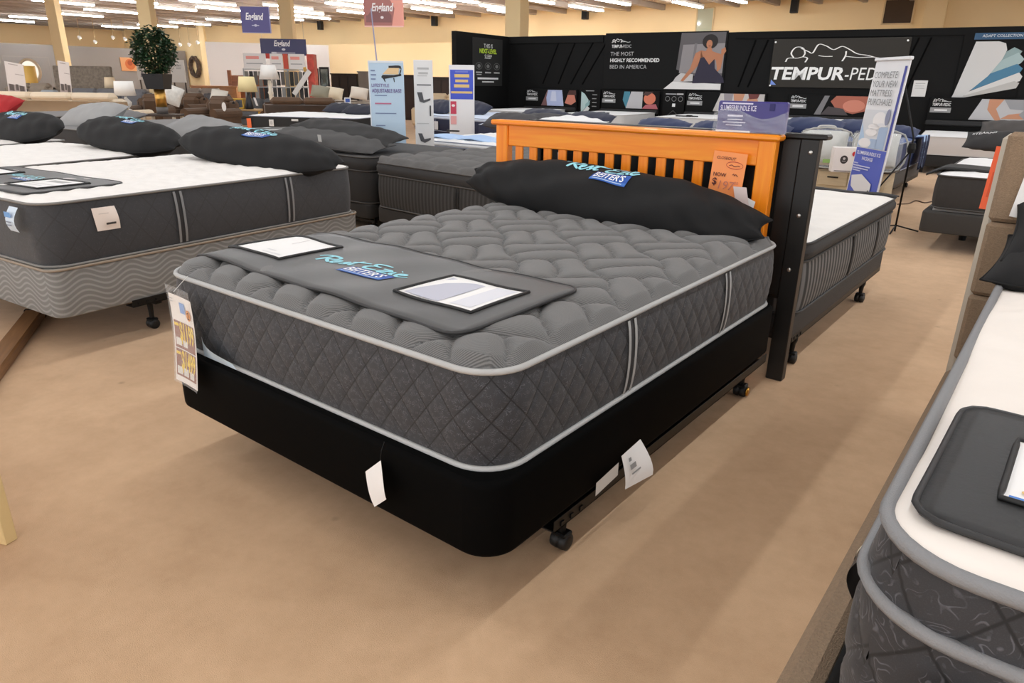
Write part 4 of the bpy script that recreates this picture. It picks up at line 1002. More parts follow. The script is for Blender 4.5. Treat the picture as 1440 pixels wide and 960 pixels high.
pillow('body_pillow', 'plain black body pillow lying on top of a grey one', 1.60, 0.42, 0.14, place((-4.92, 3.62, 0.852), R(13), R(-3), R(4)), mat((36, 35, 35), 0.75, var=0.1, vscale=10, bump=0.3, bscale=120), tip=0.35, seed=12)
t = empty('hang_tag', 'pale grey tag lying over the grey pillow edge', 'tag', (-4.83, 3.20, 0.845), R(-10))
sheet('paper', lambda u, v: (.07*u+.05*v, -.02*v, -.06*v+.0*u), 2, 4, mat((172, 172, 170), 0.6), t)
bed2(('grey box spring under the grey bed with the red-edged pillow', 'light grey mattress under the red-edged pillow', 'bed frame below the light grey bed'),
     (-5.85, 2.55), R(-2), 1.55, 2.03, 0.2, 0.45, 0.74, GREYTOP, DKSIDE, GREYBOX, res=0.05)
rp_ = pillow('pillow', 'grey pillow with a bright red edge on the light grey bed', 0.95, 0.48, 0.17, place((-5.98, 2.74, 0.83), R(20), R(12), R(9)), mat((142, 142, 142), 0.75, var=0.05, vscale=6), tip=0.15, seed=13, band=mat((196, 30, 36), 0.6))
sheet('gusset', lambda u, v: tuple(pillow_fn(0.95, 0.48, 0.17, tip=0.15, seed=13)(0.15+0.85*u, -1+0.10*v, 1, 0.006)), 20, 3, mat((196, 30, 36), 0.6), rp_)
mt = empty('foot_mat', 'dark patterned cover lying across the light grey bed', 'foot mat', (-6.95, 3.62, 0.785), R(-6))
sheet('cloth', lambda u, v: (0.9*u, 0.55*v, .004*math.sin(u*9)), 12, 6, mat((60, 59, 59), 0.6, var=0.5, vscale=16), mt, 0.01)
lay('print', [((214, 214, 212), [Q(.5, .1, .56, .4), Q(.62, .1, .68, .4), Q(.2, .25, .3, .32)])], lambda a, b, o: (a, b, .01+o), mt)
bed2(('grey box spring under the far grey bed with the pale pillow', 'dull grey mattress beside the cream sofa back', 'bed frame below the far grey bed'),
     (-7.86, 2.35), R(2), 1.55, 2.03, 0.2, 0.45, 0.76, GREYTOP, DKSIDE, GREYBOX)
pillow('pillow', 'pale grey pillow slumped between two black pillows', 0.92, 0.5, 0.24, place((-8.55, 2.72, 0.88), R(26), R(14), R(-4)), mat((158, 158, 158), 0.75, var=0.05, vscale=6), tip=0.2, seed=14)
bed2(('grey box spring of the last bed at the picture edge', 'grey mattress under the red pillow at the picture edge', 'bed frame of the last bed at the picture edge'),
     (-11.2, 2.45), R(2), 1.55, 2.03, 0.2, 0.45, 0.76, GREYTOP, DKSIDE, GREYBOX)
pillow('pillow', 'plump red pillow at the picture edge beside the cream sofa', 0.70, 0.5, 0.3, place((-12.5, 2.95, .88), R(20), R(30), 0), mat((176, 30, 34), 0.7), tip=0.1, seed=15)
pillow('pillow', 'flat grey pillow lying on the far grey bed by the cream sofa', 0.8, 0.5, 0.14, place((-8.9, 3.1, .85), R(10), R(20), 0), mat((118, 116, 116), 0.75), tip=0.2, seed=16)

# plank and cream leg at the frame edge
pl_ = empty('wooden_rail', 'brown wooden bed rail lying on the carpet beside the grey box spring', 'bed rail', (-3.62, 0.19, 0))
ang = math.atan2(-0.5, 0.86)
RAILM = wood((120, 84, 52), (146, 106, 68), (2, 24, 24), 0.5)
MB().box(-0.05, 1.9, -0.05, 0.05, 0.0, 0.055, 0.008).build('plank', RAILM, pl_, rot=(0, 0, ang))
MB().box(-0.06, -0.03, -0.052, 0.052, 0.0, 0.057, 0.004).build('end_cap', mat((24, 20, 18), 0.5), pl_, rot=(0, 0, ang))
tb_ = empty('side_table', 'cream painted table whose front leg stands at the frame edge', 'table', (-1.345, -0.675, 0), R(20))
CRM = mat((226, 200, 146), 0.5, var=0.03, vscale=4)
for x, y in ((-.027, 0), (-.55, 0), (-.027, -.45), (-.55, -.45)): MB().box(x-.027, x+.027, y-.02, y+.02, 0, 0.46, 0.003).build('leg', CRM, tb_)
MB().box(-.62, .035, -.52, .05, .46, .49, .006).build('top', CRM, tb_)

# ================================================================== NEAR BED ON THE RIGHT
NX0, NX1, NY0, NL = 0.85, 2.40, -0.165, 2.14
TAN = mat((150, 127, 103), 0.9, var=0.10, vscale=120, bump=0.6, bscale=260)
CREAM = mat((196, 186, 170), 0.6)
pf = empty('platform_bed', 'tan upholstered platform bed with a channelled headboard under the near white mattress', 'bed', (NX0, NY0+0.10, 0))
MB().box(-0.13, -0.055, -0.24, 2.16, 0.03, 0.26, 0.02).build('side_rail', TAN, pf)
MB().box(-0.13, 1.66, -0.26, -0.20, 0.03, 0.26, 0.02).build('foot_rail', TAN, pf)
MB().box(-0.055, 1.6, -0.20, 2.16, 0.06, 0.22).build('deck', mat((30, 28, 26), 0.8), pf)
MB().box(-0.135, 1.68, 2.20, 2.245, 0.0, 1.19, 0.02).build('headboard_back', CREAM, pf)
hz = [0.30, 0.58, 0.87, 1.20]
for k in range(3): MB().box(-0.115, 1.66, 2.135, 2.20, hz[k]+0.002, hz[k+1]-0.002, 0.014).build('headboard_channel', TAN, pf)
MB().box(-0.10, -0.06, 2.13, 2.2, 0.0, 0.30, 0.004).build('headboard_leg', CREAM, pf)
MB().lathe([(.008, 0), (.008, .004)], 10, 0, Matrix.Translation((-0.08, 2.128, 0.22)) @ Matrix.Rotation(R(90), 4, 'X')).build('bolt', mat((90, 80, 70), 0.4, metal=.8), pf)
SIDE_N = damask((46, 46, 49), (98, 98, 104), (18, 18, 20), 0.14, 0.17, 34, 5, 0.75)
mattress('mattress', 'white-topped mattress with thick grey edge tape on the tan platform bed', NX1-NX0, NL, 0.28, 0.722, (NX1, NY0, 0), 0, mat((245, 238, 230), 0.75, var=0.015, vscale=4, bump=0.35, bscale=14), SIDE_N, mat((138, 139, 141), 0.6, bump=0.3, bscale=400),
         relief=lambda X, Y: 0.004*np.sin(X*26+3*np.sin(Y*8))*np.sin(Y*19), res=0.015, crown=0.012, diamond=(0.14, 0.17, 0.006), zres=0.012, r=0.13, pr=0.0125, mid_pipe=0.622, bulge=0.02,
         drop_fn=lambda X, Y: 0.006*np.sin(Y*5.2+0.6))
foot_mat('black foot mat with a printed card on the near white mattress', 1.335, 0.49, (NX1-0.19, NY0+0.045, 0), R(-1.5), lambda a, b: 0.752+0.003*math.sin(a*7+b*9)-0.03*max(0, .03-b),
         [(((-1.235, .13), (-0.81, .365)), [((176, 170, 168), [Q(-1.195, .19, -1.02, .28)]), ((208, 156, 92), [Q(-1.195, .21, -1.02, .217), Q(-1.195, .255, -1.02, .262)]), ((74, 132, 214), [Q(-1.225, .135, -.83, .146)]), ((60, 60, 64), [T('HEL', -1.215, .32, .022, .02), ]), ((225, 190, 120), [EL(-1.205, .165, .006, .006)]), ((150, 150, 160), [Q(-1.185, .163, -1.145, .167)])])],
         m=mat((26, 26, 27), 0.5, var=0.08, vscale=8, bump=0.15, bscale=60), r=0.05)
pillow('pillow', 'black pillow against the tan channelled headboard', 0.9, 0.44, 0.2, place((1.25, 1.78, 0.805), R(14), R(-5), R(-2)), FABRIC_BLACK, tip=0.1, seed=21)
pillow('pillow', 'second black pillow tucked behind the front one at the tan headboard', 0.9, 0.44, 0.16, place((1.27, 1.92, 0.875), R(24), R(2), 0), FABRIC_BLACK, tip=0.1, seed=22)
poster('hang_tag', 'large white tag on the tan channelled headboard', 'tag', (0.80, 2.055, 0.90), (R(-2), R(6), 0), 0.26, 0.235, (240, 239, 237), [((170, 168, 166), [Q(.5, .4, .75, .42), Q(.5, .3, .6, .32)]), ((214, 212, 210), [Q(.5, .45, .9, .75)])], [], thick=0.002)
poster('sale_card', 'bright orange card stuck to the back edge of the tan headboard', 'price tag', (0.690, 2.183, 0.90), (0, R(2), R(0)), 0.06, 0.24, (252, 108, 60), [((230, 90, 46), [Q(.2, .2, .8, .6)])], [], thick=0.003)
t = empty('mattress_label', 'cream law label hanging off the near mattress corner', 'label', (0.825, 0.03, 0.60), R(-90))
sheet('flap', lambda u, v: (-.02+.07*u-.02*v, -0.004-.018*math.sin(v*3.0), -.10*v), 3, 8, mat((70, 62, 56), 0.6), t)
sheet('edge', lambda u, v: (-.02+.012*u-.02*v, -0.006-.018*math.sin(v*3.0), -.10*v), 2, 8, mat((222, 214, 190), 0.6), t)
t = empty('hang_tag', 'white tag on the dark foot side of the near mattress', 'tag', (0.945, -0.222, 0.575), 0)
sheet('paper', lambda u, v: (.12*u, -.01-.01*v, -.09*v), 2, 2, PAPER, t)

# ================================================================== NAVY BEDS, BEDS ALONG THE DISPLAY WALL
NAVY = mat((24, 32, 62), 0.6, var=0.08, vscale=8, bump=0.2, bscale=120); NAVY_P = mat((28, 44, 86), 0.6, var=0.06, vscale=5, sheen=0.1)
NAVY_D = mat((24, 30, 56), 0.6, var=0.06, vscale=5, sheen=0.1); LBLUE = mat((176, 206, 244), 0.75, var=0.04, vscale=5)
LBW = mat((214, 226, 246), 0.75, var=0.04, vscale=6, bump=0.4, bscale=30); GREYP = mat((66, 64, 66), 0.7, var=0.05, vscale=5)
WB = mat((240, 240, 240), 0.75, var=0.02, vscale=5)
def bed3(lab, foot, rz, W, L, z0, zs, z1, top, side, box, relief=None, handles=(), hc=((120, 128, 150), (24, 32, 62)), band=0.0, bm=None, crown=0.02, res=0.05):
    box_spring(lab[0], W, L, z0, zs-0.006, (*foot, 0), rz, box, r=0.06)
    mattress('mattress', lab[1], W, L, zs, z1, (*foot, 0), rz, top, side, mat((150, 158, 176), 0.6), relief=relief, res=res, crown=crown, zres=0.06, handles=handles, handle_cols=hc, band=band, band_mat=bm, pr=0.007)
    bed_frame(lab[2], W, L, z0-0.01, (*foot, 0), rz, ((-0.1, 0.2), (-W+0.1, 0.2), (-0.1, L-.3)), rail_ext=0.0, rail0=0.05)
wv = lambda X, Y: waves(X, Y, 0.2, 0.012)
bed3(('dark box spring under the navy mattress with the pale blue blanket', 'navy mattress with a white quilted top and a pale blue blanket', 'bed frame below the navy mattress with the blue blanket'),
     (-4.05, 5.2), R(-1), 1.55, 2.0, 0.15, 0.36, 0.66, WB, NAVY, mat((34, 34, 38), 0.7), relief=wv, band=0.055, bm=mat((236, 238, 242), 0.75), handles=(('foot', -0.55), ('foot', -1.3)), res=0.04)
b_ = empty('blanket', 'pale blue blanket draped over the navy mattress corner', 'blanket', (-4.05, 5.2, 0), R(-1))
sheet('cloth', lambda u, v: (-1.50+1.50*u+.05*max(0, u-.93)/.07, .12+.55*v, .70+.012*math.sin(u*15+v*3)-.42*max(0, u-.93)/.07), 44, 10, LBLUE, b_, 0.012)
b_ = empty('remote_control', 'small dark remote control lying on the pale blue blanket', 'remote control', (*onz(637, 184, .722)[:2], .712), R(20))
MB().box(-.09, .09, -.025, .025, 0, .02, .008).build('body', mat((26, 26, 28), 0.4), b_)
pillow('duvet', 'white folded duvet heaped on the navy bed beside the orange headboard', 1.25, 0.9, 0.30, place((-4.35, 6.35, 0.78), R(6), R(-1), R(-7)), WB, tip=0.05, seed=31, wr=0.012, cat='duvet')
t = poster('price_card', 'white card leaning at the foot of the navy bed with the blue blanket', 'tag', tuple(ony(588, 207, 5.16)), (0, 0, R(-1)), 0.13, 0.05, (230, 230, 232), thick=0.002)

bed3(('navy box spring under the navy bed with two navy pillows', 'navy mattress with a pale blue quilted rim below two navy pillows', 'bed frame below the navy bed with two pillows'),
     (-7.75, 9.15), R(-9), 1.95, 2.0, 0.18, 0.42, 0.70, LBW, NAVY, NAVY, relief=wv, band=0.05, bm=LBW, handles=(('foot', -0.62), ('foot', -1.5)), res=0.06)
pillow('pillow', 'navy pillow on the bed in front of the return wall, near the white sign', 0.85, 0.44, 0.26, place((*spot(616, 155, 14.4)[:2], 0.84), R(25), R(-5), 0), NAVY_D, tip=0.1, seed=32)
pillow('pillow', 'navy pillow with a tapering end in front of the return wall', 0.95, 0.44, 0.26, place((*spot(664, 157, 14.3)[:2], 0.83), R(25), R(-12), R(4)), NAVY_D, tip=0.2, seed=33)
poster('price_card', 'white card on the side of the navy mattress below the navy pillows', 'tag', (-9.24, 9.348, .44), (0, 0, R(-9)), 0.12, 0.16, (226, 226, 230), thick=0.003)

row = [((-5.62, 8.15), 'first'), ((-3.98, 8.10), 'second'), ((-2.50, 8.20), 'third'), ((-0.80, 8.75), 'last')]
descr = ['navy mattress under the two grey pillows', 'navy mattress beyond the orange headboard with one navy pillow', 'navy mattress beyond the middle of the orange headboard', 'navy mattress with a folded blue throw by the sale sign']
for (ft, w_), dsc in zip(row, descr):
    last = w_ == 'last'
    bed3(('dark box spring under the '+dsc, dsc, 'bed frame below the '+dsc), ft, R(1 if last else -1), 1.50, 2.05, 0.16 if last else 0.12, 0.36, 0.70 if last else 0.67, LBW if not last else mat((74, 98, 150), 0.7, var=.2, vscale=9), mat((34, 52, 96), 0.6, var=.1, vscale=6) if last else NAVY, mat((70, 68, 66), 0.7) if last else mat((30, 30, 34), 0.7), relief=wv,
         handles=(('right', .5), ('right', 1.3)) if last else (), hc=((24, 36, 70), (20, 30, 58)))
pd = [('grey pillow at the near edge of the navy row, beside a white tag', 720, 167, 9.85, 0.86, GREYP), ('grey pillow overlapping a navy one above the orange headboard', 768, 168, 9.75, .90, GREYP), ('navy pillow peeking out behind the grey pillows', 762, 161, 10.2, .8, NAVY_D),
      ('navy pillow right of the grey pillows above the orange headboard', 828, 165, 10.0, .72, NAVY_D), ('blue pillow above the middle of the orange headboard', 930, 175, 9.5, .76, NAVY_P), ('blue pillow just beside the purple package', 1005, 179, 9.4, .66, NAVY_P),
      ('blue pillow just behind the purple package', 1078, 181, 9.4, .62, NAVY_P), ('plump blue pillow above the packaged pillows', 1143, 174, 9.5, .78, NAVY_P), ('plump blue pillow directly behind the tall sale sign', 1213, 177, 9.5, .78, NAVY_P), ('blue pillow beside the folded throw, past the tall sale sign', 1262, 185, 9.6, .5, NAVY_P)]
for i, (lab, x, y, d, l, m) in enumerate(pd):
    pillow('pillow', lab, l, 0.36, 0.20, place(spot(x, y+4, d), R(24), R(3), R(1)), m, group='pillows along the navy bed row', tip=0.12, seed=40+i, nu=30, nv=14)
t = empty('hang_tag', 'small white tag between the two grey pillows', 'tag', spot(738, 169, 9.72), R(10)); sheet('paper', lambda u, v: (.06*u-.02*v, 0, -.07*v), 2, 2, PAPER, t)
th = empty('throw', 'folded light and dark blue throw hanging over the last navy bed', 'throw', (-0.80, 9.75, 0), R(1))
def thr(o, w_): return lambda u, v: ((-.30+.36*min(1, u*1.4)) + (.0 if u < .7 else .02), .05+o+w_*v, (.745+.01*math.sin(u*9)) if u < .7 else .745-.42*(u-.7)/.3)
sheet('dark_fold', thr(0, .62), 20, 6, mat((30, 46, 88), .75), th, .014)
sheet('pale_fold', thr(.10, .12), 20, 3, LBLUE, th, -.010)
sheet('pale_fold', thr(.34, .07), 20, 3, LBLUE, th, -.010)

# long white bed with orange tags in front of the brown loveseat
GF, GR = (-8.83, 7.05), R(24)
bed3(('black box spring under the long white-topped bed with the orange card', 'white-topped black mattress with an orange card on its end', 'low frame below the long white-topped bed with the orange card'),
     GF, GR, 2.1, 1.6, 0.18, 0.40, 0.72, WB, mat((34, 33, 33), .75), mat((26, 26, 26), .75), relief=wv, res=.06)
def gface(x, z, out=.03): return (GF[0]+x*math.cos(GR)+out*math.sin(GR), GF[1]+x*math.sin(GR)-out*math.cos(GR), z)
poster('sale_card', 'small orange card on the end of the long white-topped bed', 'price tag', gface(-2.10, .42), (0, 0, GR), .085, .26, (250, 116, 60), thick=.004)
poster('hang_tag', 'small white tag with a rounded top on the black side of the long white-topped bed', 'tag', gface(-1.66, .56), (0, 0, GR), .09, .11, (226, 224, 220), [((200, 198, 196), [EL(.5, .5, .3, .3)])], thick=.003)
poster('hang_tag', 'flat white label just below the top rim of the long white-topped bed', 'tag', gface(-1.22, .655), (0, 0, GR), .13, .035, (220, 220, 218), thick=.003)
for lab, x, y, l in (('dark navy pillow with a white logo on the long white-topped bed', 478, 152, .62), ('second dark navy pillow with a white logo, touching the pale blue floor sign', 506, 154, .62)):
    q_ = pillow('pillow', lab, l, .34, .17, place(onz(x, y, .83), R(20), GR-R(4), 0), mat((36, 38, 52), .65), tip=.15, nu=24, nv=12, seed=x)
    fq = pillow_fn(l, .34, .17, tip=.15, seed=x)
    lay('logo', [((222, 222, 226), [PG((-.03, 0), (.04, .012), (.02, .03), (-.01, .02))])], lambda a, b, o: fq(a/(l/2), b/.17, 1, o), q_, .004)

# tempur row along the black wall
tw = [(0.45, 1.78, 'white mattress by the inner corner of the black wall'), (2.66, 4.06, 'white mattress in front of the orange-lit sleeper print'), (4.75, 6.3, 'white mattress in front of the two-people print'), (6.9, 8.35, 'white mattress behind the blue pillows and the sale sign'), (9.45, 11.0, 'white mattress below the layer board')]
for s0, s1, dsc in tw:
    ft = wallpt(BW, s1, -2.22)
    box_spring('black adjustable base under the '+dsc, s1-s0, 2.0, 0.25 if s0 < 9 else .12, 0.44 if s0 < 9 else .31, (ft[0], ft[1], 0), A68, mat((26, 26, 27), .7), r=.05)
    mattress('mattress', dsc, s1-s0, 2.0, 0.445 if s0 < 9 else .315, 0.74 if s0 < 9 else .60, (ft[0], ft[1], 0), A68, WB, mat((214, 214, 214), .75) if s0 < 9 else mat((206, 202, 200), .75), mat((200, 200, 200), .7), res=.1, zres=.1, crown=.012, pr=.005, group='white mattresses along the black display wall')
    MBf = empty('bedstead', 'black legs under the '+dsc, 'bed frame', (ft[0], ft[1], 0), A68)
    for x in (-.1, -(s1-s0)+.1):
        for y in (.2, 1.8): MB().lathe([(.03, 0), (.03, .25 if s0 < 9 else .12)], 10).build('leg', BLACK_METAL, MBf, loc=(x, y, 0))
for x, y, d, a in ((865, 3.45, 1.95, 5), (948, 5.35, 2.0, 12)):
    r_ = empty('remote_control', 'thin black remote and cable on the '+('second' if x < 900 else 'third')+' white bed by the black wall', 'remote control', (*wallpt(BW, y, -d), .758), R(a))
    MB().box(-.22, .22, -.03, .03, 0, .02, .006).box(.0, .1, -.06, .06, 0, .03, .006).build('body', BLACK, r_)

# bed at the far right end of the aisle -------------------------------
FB = (1.55, 5.95)
MK = mat((52, 50, 49), .8, var=.08, vscale=30)
eb = box_spring('dark upholstered base of the end-of-aisle bed', 1.55, 2.05, 0.165, 0.345, (*FB, 0), R(1), mat((56, 54, 52), .8, bump=.2, bscale=200), r=.04, off=.02)
mattress('mattress', 'dark-sided white mattress at the end of the aisle beyond the tan headboard', 1.52, 2.0, 0.375, 0.645, (FB[0], FB[1]+.03, 0), R(1), WB, MK, mat((70, 68, 66), .7), res=.05, zres=.05, crown=.02, relief=wv)
fr = empty('bedstead', 'dark legs under the end-of-aisle bed', 'bed frame', (*FB, 0), R(1))
for x, y in ((-1.28, .75), (-.35, .75), (-1.28, 1.8), (-.35, 1.8)): MB().lathe([(.03, 0), (.045, .165)], 10).build('leg', BLACK_METAL, fr, loc=(x, y, 0))
MB().box(-1.5, -.05, .05, 2.0, .345, .372, .004).build('grey_strip', mat((150, 148, 146), .6), eb)
t = empty('foot_mat', 'dark foot cover lying over the end-of-aisle bed', 'foot mat', (FB[0], FB[1], 0), R(1))
sheet('cloth', lambda u, v: (-1.62+1.6*u, .28+.42*v-.1*(u < .04), .690+.006*math.sin(u*12)-.05*max(0, .07-u)/.07), 40, 6, mat((40, 39, 39), .75), t, .018)
pillow('pillow', 'dark charcoal pillow with small white lettering on the end-of-aisle bed', .95, .36, .18, place((*spot(1420, 205, 8.45)[:2], .76), R(30), R(0), R(0)), mat((44, 43, 44), .75), tip=.1, seed=61)
pillow('pillow', 'taupe grey pillow leaning behind the charcoal one at the aisle end', .85, .36, .18, place((*spot(1432, 190, 8.8)[:2], .86), R(35), R(0), R(0)), mat((74, 70, 68), .75), tip=.1, seed=62)
fnp = pillow_fn(.95, .36, .18, tip=.1, seed=61)
pl61 = [o for o in bpy.data.objects if o.name.startswith('pillow') and o.get('label', '').startswith('dark charcoal pillow with small')][0]
lay('lettering', [((220, 220, 220), [T('STEARNS', -.42, .03, .045, .015, .15)])], lambda a, b, o: fnp(a/.475, b/.18, 1, o), pl61, .004)

# nightstand with packaged pillows, sale sign -------------------------
ns = empty('nightstand', 'cream wooden nightstand with a dark top behind the white bed', 'nightstand', (-1.02, 7.58, 0), R(-3))
CRW = wood((206, 188, 154), (222, 206, 176), (2, 2, 20), .5)
MB().box(-.42, .40, -.03, .40, .46, .50, .006).build('top', mat((52, 46, 42), .5), ns)
MB().box(-.38, .36, 0, .38, .04, .46, .006).build('carcass', CRW, ns)
for z0, z1 in ((.09, .25), (.28, .44)): MB().box(-.35, -.03, -.018, 0, z0, z1, .006).build('drawer', CRW, ns)
for z0, z1 in ((.09, .25), (.28, .44)): MB().box(.0, .33, -.018, 0, z0, z1, .006).build('drawer', CRW, ns)
for z in (.2, .37): MB().box(-.25, -.13, -.03, -.018, z, z+.015, .003).build('handle', mat((40, 36, 32), .4, metal=.6), ns)
ns2 = empty('bench', 'dark-framed cream bench beside the nightstand behind the black headboard', 'bench', (-1.95, 7.6, 0), R(-3))
MB().box(-.35, .50, 0, .4, .44, .485, .006).build('top', mat((60, 52, 48), .5), ns2)
MB().box(-.33, .48, .02, .38, .30, .40, .004).build('apron', CRW, ns2)
for x in (-.31, .46):
    for y in (.04, .36): MB().box(x-.03, x+.03, y-.03, y+.03, 0, .44, .004).build('leg', mat((40, 34, 30), .5), ns2)
def packed_pillow(lab, p, w_, h_, tilt, yaw):
    r_ = empty('packaged_pillow', lab, 'packaged pillow', p, yaw, 'zipped pillow packs on the nightstand')
    fn = pillow_fn(w_*.94, h_*.94, .20, tip=.05, seed=5)
    V = [(*(lambda q: (q[0], -q[2], q[1]+h_/2))(fn(u, v, sd)),) for sd in (1, -1) for v in np.linspace(-1, 1, 13) for u in np.linspace(-1, 1, 17)]
    Fc = [(b+j*17+i, b+j*17+i+1, b+(j+1)*17+i+1, b+(j+1)*17+i) for b in (0, 221) for j in range(12) for i in range(16)]
    mesh('pillow_inside', V, Fc, mat((222, 224, 220), .7), r_, True)
    v, f = rbox(-w_/2, w_/2, -.13, .13, 0, h_, .05); mesh('plastic_bag', v, f, CLEAR, r_, True)
    e = [(-w_/2+.02, -.13, .02), (w_/2-.02, -.13, .02), (w_/2-.02, -.13, h_-.02), (-w_/2+.02, -.13, h_-.02)]
    v, f = tube(smooth_line(e+[e[0]], 4), .010, 6); mesh('piping', v, f, mat((176, 178, 176), .5), r_, True)
    v, f = tube(smooth_line([(-.1, -.02, h_), (-.07, -.02, h_+.035), (.07, -.02, h_+.035), (.1, -.02, h_)], 5), .01, 6); mesh('handle', v, f, mat((200, 200, 198), .5), r_, True)
    return r_
p1 = spot(1153, 240, 8.0); pk1 = packed_pillow('clear zipped pillow pack standing beside the white box', (p1[0], p1[1], .503), .52, .40, 0, YAW-R(18))
MB().box(.0, .1, -.137, -.132, .05, .09).build('green_print', mat((150, 190, 110), .5), pk1)
p2 = spot(1225, 240, 7.7); packed_pillow('clear zipped pillow pack half hidden behind the tall sale sign', (p2[0], p2[1], .503), .50, .40, 0, YAW-R(12))
p3 = spot(1185, 243, 7.45); poster('gift_box', 'white carton with a round black emblem and a red dot', 'box', (p3[0]-.10, p3[1]-.08, .503), (0, 0, YAW-R(14)), .27, .25, (236, 230, 226),
    [((52, 46, 46), [EL(.40, .52, .14, .17)]), ((196, 190, 188), [EL(.40, .56, .05, .05), Q(.33, .45, .47, .47)]), ((206, 36, 44), [EL(.76, .76, .1, .1)]), ((60, 50, 46), [Q(.1, .04, .9, .07)])], thick=.16)
# tall sign on a stand
rzs = R(-50); sg = empty('sale_sign', 'tall blue and white sign about completing the mattress purchase, leaning on a stand', 'sign', (*spot(1232, 268, 6.75)[:2], 0), rzs)
lean = R(3.5)
SW_, SH = 0.60, 1.49
board = poster('board', None, None, (-SW_, 0, 0.10), (-lean, 0, 0), SW_, SH, (232, 234, 238),
    [((86, 102, 196), [Q(.03, .03, .97, .455)]), ((66, 74, 160), [Q(.90, .46, .965, .965)]), ((216, 220, 226), [Q(.03, .46, .9, .70)]), ((178, 204, 232), [PG((.03, .46), (.03, .62), (.3, .46))]),
     ((168, 190, 220), [Q(.40, .46, .62, .52), Q(.60, .46, .86, .60)]), ((238, 238, 240), [EL(.25, .49, .2, .03), EL(.38, .56, .18, .025), EL(.42, .595, .17, .02), EL(.55, .64, .2, .05)]), ((226, 228, 234), [EL(.68, .61, .16, .012)]), ((140, 146, 172), [EL(.78, .66, .07, .05)]),
     ((206, 212, 240), [Q(.08, .352, .22, .358), Q(.08, .336, .62, .343), Q(.08, .320, .58, .327), Q(.08, .305, .34, .311)]), ((226, 228, 232), [PG((.10, .27), (.15, .20), (.5, .14), (.78, .19), (.78, .24), (.42, .29))]), ((96, 94, 98), [PG((.15, .1), (.45, .03), (.97, .03), (.97, .13), (.72, .17), (.35, .13))]), ((70, 68, 72), [PG((.72, .20), (.94, .18), (.94, .09), (.66, .14))])],
    [((126, 130, 134), [('COMPLETE', .10, .895, .040, {'wmax': .74}), ('YOUR NEW', .10, .84, .040, {'wmax': .74}), ('MATTRESS', .10, .785, .040, {'wmax': .74}), ('PURCHASE!', .10, .73, .040, {'wmax': .76})]),
     ((238, 240, 248), [('SLUMBERBUNDLE ICE', .5, .415, .022, {'align': 'c', 'bold': .01, 'wmax': .86}), ('PACKAGE', .5, .38, .022, {'align': 'c', 'bold': .01})]), ((214, 220, 244), [('includes', .08, .352, .012, {}), ('Pillow and Protector', .08, .335, .012, {'wmax': .6}), ('Cooling Sheet Set', .08, .318, .012, {'wmax': .55})])], thick=.012, root=sg)
MB().box(-.01, SW_+.01, -.02, .02, SH, SH+.03, .006).build('top_clip', mat((224, 226, 230), .3), board)
st = MB(); px_ = onz(1258, 325, 0)
def loc_(p): 
    dx, dy = p[0]-sg.location.x, p[1]-sg.location.y; c, s = math.cos(rzs), math.sin(rzs); return (dx*c+dy*s, -dx*s+dy*c, p[2])
lx, ly, _ = loc_(px_)
v, f = tube([(lx, ly, 0), (lx, ly, .9), (lx-.03, .16, 1.42)], .010, 6); mesh('pole', v, f, BLACK_METAL, sg, True)
v, f = tube([(lx, ly, .78), (lx-.15, ly*.4+.04, .40), (-.25, .04, .05)], .008, 6); mesh('brace', v, f, BLACK_METAL, sg, True)
MB().lathe([(.03, -.04), (.04, 0), (.03, .05)], 10).build('clamp', BLACK, sg, loc=(lx, ly, .80))
for a in (200, 320, 80):
    v, f = tube([(lx, ly, .06), (lx+.22*math.cos(R(a)), ly+.22*math.sin(R(a)), .008)], .008, 6); mesh('foot', v, f, BLACK_METAL, sg, True)
cbl = empty('cable', 'thin brown cable lying on the carpet near the sign stand', 'cable', (0, 0, 0))
v, f = tube(smooth_line([onz(1262, 287, .006), onz(1278, 286, .006), onz(1288, 282, .006), onz(1300, 285, .006), onz(1312, 283, .006)], 5), .008, 5); mesh('cord', v, f, mat((90, 66, 48), .6), cbl, True)

